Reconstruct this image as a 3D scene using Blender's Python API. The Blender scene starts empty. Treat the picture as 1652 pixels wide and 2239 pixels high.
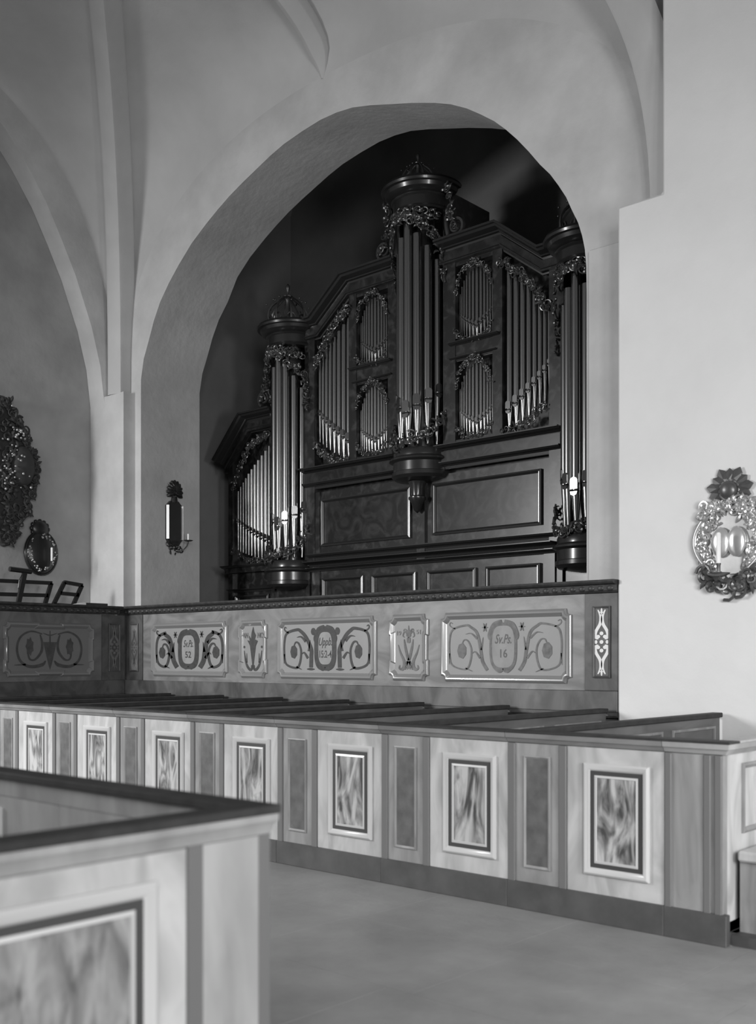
import bpy, bmesh, math, random
from mathutils import Vector, Matrix
random.seed(7)
PI = math.pi
V = Vector
C = bpy.context.scene.collection
sc = bpy.context.scene

# ------------------------------------------------------------------ camera
F = 2311.0; W = 1652.0; H = 2239.0; HOR = 1440.0
cam = bpy.data.cameras.new('camera'); camo = bpy.data.objects.new('camera', cam); C.objects.link(camo)
camo.location = (0, 0, 1.6)
camo.rotation_euler = (PI/2, 0, math.radians(41.92))
cam.sensor_fit = 'HORIZONTAL'; cam.sensor_width = 36.0; cam.lens = F/W*36.0
cam.shift_y = (HOR-H/2)/W
cam.clip_end = 100
cam.dof.use_dof = True; cam.dof.focus_distance = 12.5; cam.dof.aperture_fstop = 2.6
sc.camera = camo
# ------------------------------------------------------------------ world, light, exposure
sc.view_settings.view_transform = 'Standard'; sc.view_settings.look = 'None'
sc.view_settings.gamma = 1.0; sc.view_settings.use_curve_mapping = False
sc.view_settings.exposure = 0.0
wd = bpy.data.worlds.new('world'); sc.world = wd; wd.use_nodes = True
wd.node_tree.nodes['Background'].inputs[0].default_value = (1, 1, 1, 1)
wd.node_tree.nodes['Background'].inputs[1].default_value = 0.11
def area(name, loc, target, sx, sy, power, spread=180):
    l = bpy.data.lights.new(name, 'AREA'); l.shape = 'RECTANGLE'; l.size = sx; l.size_y = sy; l.energy = power
    l.spread = math.radians(spread)
    o = bpy.data.objects.new(name, l); C.objects.link(o); o.location = loc
    o.rotation_euler = (V(target)-V(loc)).to_track_quat('-Z', 'Y').to_euler()
    return o
# daylight of the nave's windows: two behind and right of the camera, one at the right near the pier, one in the left wall nearer the camera
area('window_daylight', (5.5, -4.6, 4.0), (-6.5, 8, -1), 1.2, 3.2, 122, 88)
area('window_daylight', (6.0, -2.4, 4.0), (-6.5, 8, -1), 1.2, 3.2, 122, 88)
area('window_daylight', (2.6, 3.4, 2.2), (-3.2, 7.2, .4), 1.2, 2.0, 180, 140)
area('window_daylight', (-12.9, -1.5, 4.4), (-9.5, 8, -1), 1.6, 3.0, 560, 125)

# ------------------------------------------------------------------ helpers
CY, SY = math.cos(math.radians(41.92)), math.sin(math.radians(41.92))
def onY(x, Y):              # world X of the sight line through column x on the plane Y
    u = (x-826)/F
    return Y*(u*CY-SY)/(u*SY+CY)
def dep(x, Y):
    return Y/(((x-826)/F)*SY+CY)
def zat(y, D):
    return 1.6+(HOR-y)/F*D
def PY(x, y, Y):
    return V((onY(x, Y), Y, zat(y, dep(x, Y))))
def PX(x, y, X):
    u = (x-826)/F
    Y = X*(u*SY+CY)/(u*CY-SY)
    return V((X, Y, zat(y, Y/(u*SY+CY))))

MATS = {}
def nodes(name):
    m = bpy.data.materials.new(name); m.use_nodes = True; MATS[name] = m
    nt = m.node_tree; b = nt.nodes['Principled BSDF']
    return m, nt, b
def g(v): return (v, v, v, 1)
def mat(name, c, rough=0.6, metal=0.0, var=0.0, scale=3.0, bump=0.0, bscale=60.0, coat=0.0, stretch=(1, 1, 1), detail=4, spec=0.5):
    m, nt, b = nodes(name)
    b.inputs['Specular IOR Level'].default_value = spec
    b.inputs['Roughness'].default_value = rough; b.inputs['Metallic'].default_value = metal
    b.inputs['Base Color'].default_value = g(c)
    if coat: b.inputs['Coat Weight'].default_value = coat; b.inputs['Coat Roughness'].default_value = 0.12
    tc = nt.nodes.new('ShaderNodeTexCoord'); mp = nt.nodes.new('ShaderNodeMapping')
    nt.links.new(tc.outputs['Object'], mp.inputs[0]); mp.inputs['Scale'].default_value = stretch
    if var:
        n = nt.nodes.new('ShaderNodeTexNoise'); n.inputs['Scale'].default_value = scale; n.inputs['Detail'].default_value = detail
        n.inputs['Roughness'].default_value = 0.6
        r = nt.nodes.new('ShaderNodeValToRGB')
        r.color_ramp.elements[0].position = 0.3; r.color_ramp.elements[0].color = g(c*(1-var))
        r.color_ramp.elements[1].position = 0.7; r.color_ramp.elements[1].color = g(min(1, c*(1+var)))
        nt.links.new(mp.outputs[0], n.inputs['Vector']); nt.links.new(n.outputs[0], r.inputs[0]); nt.links.new(r.outputs[0], b.inputs['Base Color'])
    if bump:
        n2 = nt.nodes.new('ShaderNodeTexNoise'); n2.inputs['Scale'].default_value = bscale; n2.inputs['Detail'].default_value = 5
        bp = nt.nodes.new('ShaderNodeBump'); bp.inputs['Strength'].default_value = bump; bp.inputs['Distance'].default_value = 0.02
        nt.links.new(mp.outputs[0], n2.inputs['Vector']); nt.links.new(n2.outputs[0], bp.inputs['Height']); nt.links.new(bp.outputs[0], b.inputs['Normal'])
    return m
def marble(name, lo, hi, scale=2.0, stretch=(1, 1, 1), rot=(0, 0.6, 0), rough=0.4, p0=0.35, p1=0.65, dist=1.5, coat=0.0, mid=None):
    m, nt, b = nodes(name)
    b.inputs['Roughness'].default_value = rough
    if coat: b.inputs['Coat Weight'].default_value = coat; b.inputs['Coat Roughness'].default_value = 0.15
    tc = nt.nodes.new('ShaderNodeTexCoord'); mp = nt.nodes.new('ShaderNodeMapping'); oi = nt.nodes.new('ShaderNodeObjectInfo')
    mm = nt.nodes.new('ShaderNodeVectorMath'); mm.operation = 'SCALE'; cb = nt.nodes.new('ShaderNodeCombineXYZ')
    for i in range(3): nt.links.new(oi.outputs['Random'], cb.inputs[i])
    nt.links.new(cb.outputs[0], mm.inputs[0]); mm.inputs['Scale'].default_value = 37.0
    ad = nt.nodes.new('ShaderNodeVectorMath'); ad.operation = 'ADD'
    mp.inputs['Rotation'].default_value = rot; mp.inputs['Scale'].default_value = stretch
    nt.links.new(tc.outputs['Object'], mp.inputs[0]); nt.links.new(mp.outputs[0], ad.inputs[0]); nt.links.new(mm.outputs[0], ad.inputs[1])
    n = nt.nodes.new('ShaderNodeTexNoise'); n.inputs['Scale'].default_value = scale; n.inputs['Detail'].default_value = 5
    n.inputs['Distortion'].default_value = dist; n.inputs['Roughness'].default_value = 0.5
    nt.links.new(ad.outputs[0], n.inputs['Vector'])
    r = nt.nodes.new('ShaderNodeValToRGB')
    r.color_ramp.elements[0].position = p0; r.color_ramp.elements[0].color = g(lo)
    r.color_ramp.elements[1].position = p1; r.color_ramp.elements[1].color = g(hi)
    if mid:
        e = r.color_ramp.elements.new((p0+p1)/2); e.color = g(mid)
    nt.links.new(n.outputs[0], r.inputs[0]); nt.links.new(r.outputs[0], b.inputs['Base Color'])
    return m

PLASTER = mat('plaster', 0.55, 0.9, var=0.13, scale=1.3, bump=0.35, bscale=9)
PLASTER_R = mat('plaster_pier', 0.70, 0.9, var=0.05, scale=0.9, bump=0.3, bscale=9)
PLASTER_D = mat('plaster_dark', 0.36, 0.9, var=0.22, scale=0.9, bump=0.3, bscale=9)  # darker, blotchier plaster for the left recess wall
PLASTER_V = mat('plaster_vault', 0.54, 0.9, var=0.10, scale=0.7, bump=0.4, bscale=7)
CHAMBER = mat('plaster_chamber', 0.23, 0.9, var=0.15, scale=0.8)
FLOORM = mat('limestone', 0.26, 0.5, var=0.30, scale=0.9, bump=0.15, bscale=20, detail=6)
JOINT = mat('floor_mortar', 0.16, 0.9)
OWOOD = marble('organ_wood', 0.012, 0.050, scale=8.0, rough=0.32, p0=0.48, p1=0.68, dist=0.4, coat=0.3)
OWOOD_P = marble('organ_panel_wood', 0.008, 0.042, scale=3.5, rough=0.3, p0=0.4, p1=0.75, dist=2.0, coat=0.3)
OMOULD = mat('organ_moulding', 0.022, 0.28, coat=0.3)
OGILT = mat('gilded_carving', 0.10, 0.30, metal=0.6)
OEDGE = mat('gilded_edge', 0.6, 0.25, metal=0.5)
PIPE = mat('tin_pipe', 0.34, 0.24, metal=1.0)
SLOT = mat('mouth_slot', 0.01, 0.9)
GFIELD = marble('gallery_field', 0.135, 0.235, scale=1.3, stretch=(1.0, 1, 1.6), rough=0.45, dist=2.5)
GPANEL = mat('gallery_panel', 0.26, 0.5, var=0.04, scale=3)
GDARK = marble('gallery_dark', 0.055, 0.10, scale=3.0, rough=0.5, dist=2)
GRAIL = marble('gallery_rail', 0.05, 0.13, scale=1.5, stretch=(2.0, 1, 1.2), rot=(0, .7, 0), rough=0.45, dist=1.2)
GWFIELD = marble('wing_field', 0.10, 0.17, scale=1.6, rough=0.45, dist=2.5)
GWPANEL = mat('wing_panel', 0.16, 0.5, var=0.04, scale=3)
GCAP = marble('gallery_cap', 0.03, 0.055, scale=12, rough=0.5, dist=0.5)
GFRAME = mat('gallery_moulding', 0.23, 0.32, coat=0.7)
GTOP = mat('gallery_moulding_dark', 0.16, 0.4)
PAINTD = mat('painted_ornament_dark', 0.042, 0.6, var=0.3, scale=20)
PAINTM = mat('painted_ornament_mid', 0.13, 0.6, var=0.35, scale=14)
PAINTW = mat('painted_ornament_white', 0.75, 0.5)
PAINTG = mat('painted_ornament_grey', 0.10, 0.6)  # plain dark grey paint for the left pilaster ornament and pale-panel lettering
CARTC = mat('cartouche_field', 0.26, 0.6, var=0.15, scale=5)
PEWL = marble('pew_light_marbling', 0.33, 0.50, scale=2.2, stretch=(2.0, 2.0, 0.8), rot=(0, 0.5, 0), rough=0.4, dist=1.5, coat=0.15)
PEWG = marble('pew_grey_paint', 0.19, 0.29, scale=2.5, stretch=(2.5, 2.5, 0.7), rot=(0, 0.2, 0), rough=0.45, dist=1.2)
PEWS = mat('pew_dark_strip', 0.135, 0.45)
PEWP = mat('pew_post_panel', 0.095, 0.5, var=0.3, scale=9)
PEWM = marble('pew_marbled_panel', 0.06, 0.46, scale=3.0, stretch=(3.2, 3.2, 0.9), rot=(0.5, 0.7, 0.0), rough=0.35, p0=0.36, p1=0.62, dist=1.6, coat=0.2, mid=0.25)
PEWW = mat('pew_moulding_light', 0.50, 0.3, coat=0.3)
PEWD = mat('pew_border_dark', 0.05, 0.4)
PEWC = marble('pew_cap_side', 0.23, 0.38, scale=1.6, stretch=(2.2, 2.2, .7), rough=0.35, dist=0.7)
PEWC2 = marble('far_cap_side', 0.15, 0.24, scale=2.0, stretch=(1, 1, 3), rough=0.4, dist=0.8)
PEWB = marble('pew_back_paint', 0.09, 0.15, scale=2.0, stretch=(1, .8, 2), rough=0.45, dist=1.0)
PEWT = mat('pew_cap_top', 0.04, 0.55, spec=0.15, var=0.25, scale=8, stretch=(1, 1, 1))
PLINTH = mat('pew_plinth', 0.065, 0.5, var=0.25, scale=5)
PEWIN = mat('pew_inside', 0.30, 0.5, var=0.18, scale=4, stretch=(2, 2, .6))
DWOOD = mat('dark_wood', 0.04, 0.7, var=0.2, scale=6)
BLACK = mat('black_lacquer', 0.02, 0.3)
BRASS = mat('brass', 0.52, 0.33, metal=0.7, var=0.15, scale=8)
BRASSD = mat('brass_dark', 0.13, 0.35, metal=0.5, var=0.2, scale=10)
WAX = mat('candle_wax', 0.85, 0.5)
MIRROR = mat('mirror_plate', 0.8, 0.25, metal=0.7)
EDGE = mat('mirror_edge', 0.45, 0.45, metal=0.3)
PAPER = mat('paper', 0.75, 0.7)

PM = {}
def tag(o, label, cat, group=None):
    o['label'] = label; o['category'] = cat
    if group: o['group'] = group
    return o
def thing(name, label, cat, loc, rz=0, group=None):
    o = bpy.data.objects.new(name, None); C.objects.link(o); o.empty_display_size = 0.2
    o.location = loc; o.rotation_euler = (0, 0, rz)
    PM[o.name] = Matrix.Translation(loc) @ Matrix.Rotation(rz, 4, 'Z')
    return tag(o, label, cat, group)
def obj(name, bm, m, parent=None, world=True, smooth=None, bevel=0, label=None, recalc=True):
    me = bpy.data.meshes.new(name)
    pm = PM.get(parent.name, Matrix()) if parent else Matrix()
    if parent and world: bm.transform(pm.inverted())
    if recalc: bmesh.ops.recalc_face_normals(bm, faces=bm.faces[:])
    bm.to_mesh(me); bm.free()
    for k in (m if isinstance(m, (list, tuple)) else [m]): me.materials.append(k)
    o = bpy.data.objects.new(name, me); C.objects.link(o)
    if parent: o.parent = parent
    PM[o.name] = pm
    if smooth is not None:
        for p in me.polygons: p.use_smooth = True
        me.set_sharp_from_angle(angle=math.radians(smooth))
    if bevel:
        b = o.modifiers.new('b', 'BEVEL'); b.width = bevel; b.segments = 1; b.limit_method = 'ANGLE'
    if label: o['label'] = label
    return o
def struct(name, bm, m, parent=None, smooth=None, **k):
    o = obj(name, bm, m, parent, smooth=smooth, **k)
    if not parent: o['kind'] = 'structure'
    return o
def B(): return bmesh.new()
def box(bm, a, b, mi=0):
    x0, x1 = sorted((a[0], b[0])); y0, y1 = sorted((a[1], b[1])); z0, z1 = sorted((a[2], b[2]))
    v = [bm.verts.new(p) for p in ((x0,y0,z0),(x1,y0,z0),(x1,y1,z0),(x0,y1,z0),(x0,y0,z1),(x1,y0,z1),(x1,y1,z1),(x0,y1,z1))]
    for f in ((0,3,2,1),(4,5,6,7),(0,1,5,4),(1,2,6,5),(2,3,7,6),(3,0,4,7)):
        fc = bm.faces.new([v[i] for i in f]); fc.material_index = mi
    return v
def bx(a, b):
    bm = B(); box(bm, a, b); return bm
def prism(bm, pts, d, mi=0):
    """extrude polygon pts (Vectors) by vector d"""
    d = V(d)
    a = [bm.verts.new(p) for p in pts]; b = [bm.verts.new(V(p)+d) for p in pts]
    n = len(pts)
    fs = [bm.faces.new(a), bm.faces.new(b[::-1])]
    for i in range(n): fs.append(bm.faces.new((a[i], b[i], b[(i+1) % n], a[(i+1) % n])))
    for f in fs: f.material_index = mi
def sweep(bm, path, prof, N, closed=False, cap=True, pclosed=True, mi=0):
    path = [V(p) for p in path]; N = V(N).normalized(); n = len(path); rings = []
    for i in range(n):
        if closed: tp = path[i]-path[i-1]; tn = path[(i+1) % n]-path[i]
        else:
            tp = path[i]-path[i-1] if i else path[1]-path[0]
            tn = path[i+1]-path[i] if i < n-1 else path[-1]-path[-2]
        tp.normalize(); tn.normalize()
        s1 = tp.cross(N); s2 = tn.cross(N); s = s1+s2
        if s.length < 1e-6: s = s1.copy()
        s.normalize(); k = 1/max(0.35, s.dot(s1))
        rings.append([bm.verts.new(path[i]+s*(a*k)+N*b) for a, b in prof])
    m = len(prof)
    for i in range(n if closed else n-1):
        r0, r1 = rings[i], rings[(i+1) % n]
        for j in range(m if pclosed else m-1):
            f = bm.faces.new((r0[j], r0[(j+1) % m], r1[(j+1) % m], r1[j])); f.material_index = mi
    if cap and not closed and pclosed:
        bm.faces.new(rings[0]); bm.faces.new(rings[-1][::-1])
def tube(bm, pts, rad, k=6, mi=0, flat=1.0, fax=None):
    pts = [V(p) for p in pts]; n = len(pts)
    if not hasattr(rad, '__len__'): rad = [rad]*n
    rings = []; ref = None
    for i in range(n):
        t = (pts[min(i+1, n-1)]-pts[max(i-1, 0)])
        if t.length < 1e-9: t = V((0, 0, 1))
        t.normalize()
        if fax is not None: a = V(fax)-t*V(fax).dot(t)
        else:
            if ref is None: ref = V((0, 0, 1)) if abs(t.z) < 0.9 else V((1, 0, 0))
            a = ref-t*ref.dot(t)
        if a.length < 1e-5: a = t.orthogonal()
        a.normalize(); b = t.cross(a); ref = a
        rings.append([bm.verts.new(pts[i]+(a*math.cos(2*PI*j/k)*flat+b*math.sin(2*PI*j/k))*rad[i]) for j in range(k)])
    for i in range(n-1):
        for j in range(k):
            f = bm.faces.new((rings[i][j], rings[i][(j+1) % k], rings[i+1][(j+1) % k], rings[i+1][j])); f.material_index = mi
    for r in (rings[0], rings[-1][::-1]):
        f = bm.faces.new(r); f.material_index = mi
def lathe(bm, c, prof, k=24, a0=0, a1=2*PI, mi=0):
    """prof list of (r, z)"""
    full = abs(a1-a0-2*PI) < 1e-6; rings = []
    nn = k if full else k+1
    for i in range(nn):
        a = a0+(a1-a0)*i/k
        rings.append([bm.verts.new((c[0]+r*math.cos(a), c[1]+r*math.sin(a), c[2]+z)) for r, z in prof])
    for i in range(k):
        r0, r1 = rings[i], rings[(i+1) % nn]
        for j in range(len(prof)-1):
            if prof[j][0] < 1e-6 and prof[j+1][0] < 1e-6: continue
            f = bm.faces.new((r0[j], r1[j], r1[j+1], r0[j+1])); f.material_index = mi
    bmesh.ops.remove_doubles(bm, verts=bm.verts[:], dist=1e-5)
def ball(bm, c, r, s=(1, 1, 1), k=10):
    ret = bmesh.ops.create_uvsphere(bm, u_segments=k, v_segments=max(5, k//2), radius=r)
    for v in ret['verts']: v.co = V(c)+V((v.co.x*s[0], v.co.y*s[1], v.co.z*s[2]))

# spline through control points
def spl(pts, n=6):
    pts = [V((p[0], p[1], p[2] if len(p) > 2 else 0)) for p in pts]; out = []
    for i in range(len(pts)-1):
        p0 = pts[max(i-1, 0)]; p1 = pts[i]; p2 = pts[i+1]; p3 = pts[min(i+2, len(pts)-1)]
        for j in range(n):
            t = j/n
            out.append(0.5*((2*p1)+(p2-p0)*t+(2*p0-5*p1+4*p2-p3)*t*t+(3*p1-p0-3*p2+p3)*t**3))
    out.append(pts[-1]); return out
# painted stroke: flat ribbon in a plane; fm maps (x,y,h) -> local 3D
def stroke(bm, pts, w, fm, h=0.003, smooth=5):
    p = spl(pts, smooth); n = len(p)
    def wd(i):
        t = i/(n-1)
        if hasattr(w, '__len__'):
            q = t*(len(w)-1); k = min(int(q), len(w)-2); return w[k]+(w[k+1]-w[k])*(q-k)
        return w
    L = []; R = []
    for i in range(n):
        t = p[min(i+1, n-1)]-p[max(i-1, 0)]
        if t.length < 1e-9: t = V((1, 0, 0))
        t.normalize(); s = V((-t.y, t.x, 0))*wd(i)/2
        L.append(p[i]+s); R.append(p[i]-s)
    lo = [bm.verts.new(fm(q.x, q.y, h)) for q in L]; ro = [bm.verts.new(fm(q.x, q.y, h)) for q in R]
    for i in range(n-1): bm.faces.new((lo[i], ro[i], ro[i+1], lo[i+1]))
def blob(bm, c, rx, ry, fm, h=0.003, k=16, jag=0.0):
    vs = []
    for i in range(k):
        a = 2*PI*i/k; q = 1+(jag if i % 2 else -jag)
        vs.append(bm.verts.new(fm(c[0]+rx*q*math.cos(a), c[1]+ry*q*math.sin(a), h)))
    bm.faces.new(vs)
def poly(bm, pts, fm, h=0.003):
    bm.faces.new([bm.verts.new(fm(x, y, h)) for x, y in pts])
def text(s, size, fm, cx, cy, shear=0.0, h=0.004, sx=1.0):
    cu = bpy.data.curves.new('t', 'FONT'); cu.body = s; cu.size = size; cu.shear = shear; cu.align_x = 'CENTER'; cu.align_y = 'CENTER'
    cu.resolution_u = 3; cu.offset = size*0.012
    o = bpy.data.objects.new('t', cu); C.objects.link(o)
    dg = bpy.context.evaluated_depsgraph_get(); me = bpy.data.meshes.new_from_object(o.evaluated_get(dg))
    bm = B(); bm.from_mesh(me); bpy.data.objects.remove(o); bpy.data.meshes.remove(me)
    for v in bm.verts: v.co = fm(cx+v.co.x*sx, cy+v.co.y, h)
    return bm

# ------------------------------------------------------------------ the setting
YA, YB = 9.2, 10.28            # front and back of the organ arch
XLW = -13.56                   # left wall
YG = 8.75                      # gallery front plane
def poly_arch(pxs, Y):
    return [(PY(x, y, Y).x, PY(x, y, Y).z) for x, y in pxs]
outer = poly_arch([(308,830),(314,785),(325,745),(336,702),(350,660),(369,619),(390,580),(418,533),(450,490),(475,459),(500,430),(530,399),(560,370),(590,341),(620,315),(660,287),(700,262),(735,246),(770,235),(810,230),(850,228),(900,225),(950,225),(985,228),(1020,237),(1050,250),(1080,265),(1105,283),(1130,305),(1155,331),(1180,360),(1202,381),(1220,405),(1237,431),(1250,460),(1263,486),(1272,515),(1278,545),(1281,580),(1282,640)], YA)
def wall_with_arch():
    bm = B(); top = 11.5; xl, xr = -14.2, -3.9
    arch = [(outer[0][0], 0.0)]+[(outer[0][0], 3.0)]+outer+[(outer[-1][0], 3.0), (outer[-1][0], 0.0)]
    back = [(x*1.0+(-0.0), z+(0.12 if z > 7 else 0)) for x, z in arch]
    def ring(pts, Y): return [bm.verts.new((x, Y, z)) for x, z in pts]
    f = ring(arch, YA); b = ring(back, YB); n = len(f)
    for i in range(n-1): bm.faces.new((f[i], b[i], b[i+1], f[i+1]))
    # front & back face: strips from the arch to the outer boundary
    cx = (outer[0][0]+outer[-1][0])/2
    for ringv, Y in ((f, YA), (b, YB)):
        outv = []
        for v in ringv:
            x, z = v.co.x, v.co.z
            if z <= 5.2: ox, oz = (xl if x < cx else xr), z
            else:
                # ray from the arch centre
                dx, dz = x-cx, z-4.6; k = min(((xl if dx < 0 else xr)-cx)/dx if abs(dx) > 1e-6 else 1e9, (top-4.6)/max(dz, 1e-6)); ox, oz = cx+dx*k, 4.6+dz*k
            outv.append(bm.verts.new((ox, Y, oz)))
        for i in range(n-1): bm.faces.new((ringv[i], ringv[i+1], outv[i+1], outv[i]))
    return bm
wa = struct('wall_back', wall_with_arch(), PLASTER, smooth=30)

# left wall with a tall blind arch
ARY = [(9.0, 0), (9.0, 3.0), (9.0, 5.4), (8.93, 5.95), (8.78, 6.5), (8.51, 7.19), (8.27, 7.67), (8.03, 8.11), (7.72, 8.55), (7.42, 8.9), (7.0, 9.25), (6.4, 9.55), (5.7, 9.65)]
ARY = ARY+[(11.4-y, z) for y, z in ARY[-2::-1]]
bm = B(); XR = -13.93
fr = [bm.verts.new((XLW, y, z)) for y, z in ARY]; bk = [bm.verts.new((XR, y, z)) for y, z in ARY]
for i in range(len(fr)-1): bm.faces.new((fr[i], bk[i], bk[i+1], fr[i+1]))
bo = []
for v in fr:
    y, z = v.co.y, v.co.z
    if z < 5.3: oy, oz = (9.25 if y > 5.7 else 1.0), z
    else:
        dy, dz = y-5.7, z-4.6; k = min(((9.25 if dy > 0 else 1.0)-5.7)/dy if abs(dy) > 1e-6 else 1e9, 6.6/max(dz, 1e-6)); oy, oz = 5.7+dy*k, 4.6+dz*k
    bo.append(bm.verts.new((XLW, oy, oz)))
for i in range(len(fr)-1): bm.faces.new((fr[i], fr[i+1], bo[i+1], bo[i]))
struct('wall_left', bm, PLASTER, smooth=30)
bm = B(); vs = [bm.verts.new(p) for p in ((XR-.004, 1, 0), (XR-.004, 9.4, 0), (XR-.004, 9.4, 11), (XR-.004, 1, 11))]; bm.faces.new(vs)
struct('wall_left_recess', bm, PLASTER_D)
# corner pilaster, left
struct('trim_1', bx((XLW, 9.0, 0), (-13.07, YA, 5.5)), PLASTER)
# thin pilaster beside the arch, right
struct('trim_2', bx((onY(1291, YA), YA-0.05, 0), (-4.80, YA, 5.63)), PLASTER, bevel=0.01)
# right pier and wall over it
YP_ = YG-0.05
bm = B(); prism(bm, [V((x, YP_, z)) for x, z in ((-4.855, 0), (2.5, 0), (2.5, 11.5), (-4.41, 11.5), (-4.41, 5.75), (-4.855, 5.75))], (0, .9, 0)); struct('wall_right', bm, PLASTER_R, bevel=0.02)

# vault
XL, XRr, Y0, Y1 = -13.40, -4.45, 9.2, 2.1
XC, YC = (XL+XRr)/2, (Y0+Y1)/2
ZS, ZC = 5.5, 9.95
def sup(t, n=2.6):         # t 0 at the springing .. 1 at the crown
    t = max(0, min(1, t)); return (1-(1-t)**n)**(1/n)
def diag(t): return ZS+(ZC-ZS)*sup(t)
def zwall(t): return ZS+(8.75-ZS)*sup(t, 2.3)
def zleft(t): return ZS+(9.85-ZS)*sup(t, 2.2)
def cell(horizontal, flip=False):
    bm = B(); NU, NV = 48, 14; grid = []
    for i in range(NU+1):
        s = i/NU*2-1; t = 1-abs(s); row = []
        if horizontal: p0 = V((XC+s*(XRr-XL)/2, Y0, zwall(t)))
        else: p0 = V((XLW+0.0, YC+s*(Y0-Y1)/2, zleft(t)))
        p1 = V((XC+(s*(XRr-XL)/2 if horizontal else -abs(s)*(XRr-XL)/2), YC+(abs(s)*(Y0-Y1)/2 if horizontal else s*(Y0-Y1)/2), diag(t)))
        for j in range(NV+1):
            a = j/NV*PI/2; h = (1-math.cos(a))**1.25; v = math.sin(a)
            qx = p0.x+(p1.x-p0.x)*h
            row.append(bm.verts.new((2*XC-qx if flip else qx, p0.y+(p1.y-p0.y)*h, p0.z+(p1.z-p0.z)*v)))
        grid.append(row)
    for i in range(NU):
        for j in range(NV): bm.faces.new((grid[i][j], grid[i+1][j], grid[i+1][j+1], grid[i][j+1]))
    return bm
struct('ceiling', cell(True), PLASTER_V, smooth=60)
struct('ceiling_left', cell(False), PLASTER_V, smooth=60)
struct('ceiling_right', cell(False, True), PLASTER_V, smooth=60)
def rib(pts, w, d, N, taper=0):
    bm = B(); prof = [(-w/2, 0.12), (-w/2, 0), (-w*0.45, -d*.15), (-w*0.06, -d*.94), (0, -d), (w*0.06, -d*.94), (w*0.45, -d*.15), (w/2, 0), (w/2, 0.12)]
    # sweep in the vertical plane of the rib
    rings = []; n = len(pts); N = V(N).normalized()
    for i in range(n):
        t = (pts[min(i+1, n-1)]-pts[max(i-1, 0)]).normalized(); up = N.cross(t)
        if up.z < 0 or (abs(up.z) < .2 and i == 0 and False): up = -up
        k = min(1.0, .12+i/taper) if taper else 1.0
        rings.append([bm.verts.new(pts[i]+N*a*k+up*(b*k if b < 0 else b)) for a, b in prof])
    for i in range(n-1):
        for j in range(len(prof)-1): bm.faces.new((rings[i][j], rings[i][j+1], rings[i+1][j+1], rings[i+1][j]))
    return bm
def dpath(sx, t0=0.0, t1=1.0, n=40):
    out = []
    for i in range(n+1):
        t = t0+(t1-t0)*(i/n)**1.8; s = 1-t
        out.append(V((XC+sx*s*(XRr-XL)/2, YC+s*(Y0-Y1)/2, diag(t))))
    return out
for i, sx in enumerate((-1, 1)):
    p = dpath(sx); d = (p[-1]-p[0]); d.z = 0; N = V((0, 0, 1)).cross(d)
    # keep the rib proud of the web: move the foot in along the diagonal
    off = d.normalized()*0.10
    struct('trim_%d' % (3+i), rib([q+off for q in p], 0.40, 0.20, N), PLASTER_V, smooth=50)
rp = []
for j in range(29):
    a = j/28*PI/2; rp.append(V((XC-0.25, Y0-(Y0-YC)*(1-math.cos(a)), 8.72+(ZC-8.72)*math.sin(a))))
struct('trim_5', rib(rp, 0.30, 0.12, (1, 0, 0), 5.0), PLASTER_V, smooth=40)

# organ chamber behind the arch
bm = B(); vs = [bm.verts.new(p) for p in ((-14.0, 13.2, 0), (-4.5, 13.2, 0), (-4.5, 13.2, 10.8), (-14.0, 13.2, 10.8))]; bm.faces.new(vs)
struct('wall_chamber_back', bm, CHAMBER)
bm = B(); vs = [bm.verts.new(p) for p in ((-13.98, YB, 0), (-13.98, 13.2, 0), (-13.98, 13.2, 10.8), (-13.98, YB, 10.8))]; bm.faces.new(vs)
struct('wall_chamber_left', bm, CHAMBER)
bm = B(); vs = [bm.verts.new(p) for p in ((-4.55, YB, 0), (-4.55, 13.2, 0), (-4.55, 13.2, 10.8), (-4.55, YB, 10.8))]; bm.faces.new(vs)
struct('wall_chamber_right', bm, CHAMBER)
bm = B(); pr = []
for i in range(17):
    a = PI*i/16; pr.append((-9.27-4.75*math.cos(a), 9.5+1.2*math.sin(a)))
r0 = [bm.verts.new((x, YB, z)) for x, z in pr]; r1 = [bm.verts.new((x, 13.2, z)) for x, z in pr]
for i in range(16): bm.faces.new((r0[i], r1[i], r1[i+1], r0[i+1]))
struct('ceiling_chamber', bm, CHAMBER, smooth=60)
# blind arch on the chamber's back wall
bm = B(); pts = []
cxn = onY(640, 13.1); rn = 1.55
for i in range(21):
    a = PI*i/20; pts.append(V((cxn+rn*math.cos(a), 13.12, 6.6+1.05*math.sin(a))))
pts = [V((cxn+rn, 13.12, 2.0))]+pts+[V((cxn-rn, 13.12, 2.0))]
sweep(bm, pts, [(0, 0), (0.10, 0), (0.10, 0.08), (0, 0.08)], (0, -1, 0))
struct('trim_6', bm, CHAMBER)

# gallery platform
struct('floor_gallery', bx((-14.0, YG+0.06, 0.95), (-4.56, 13.2, 1.12)), DWOOD)
struct('floor_gallery_wing', bx((-13.92, 2.0, 0.95), (-12.72, YG+0.06, 1.12)), DWOOD)
struct('trim_7', bx((-12.72, YG+0.12, 0), (-4.86, YG+0.2, 0.95)), DWOOD)

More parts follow.
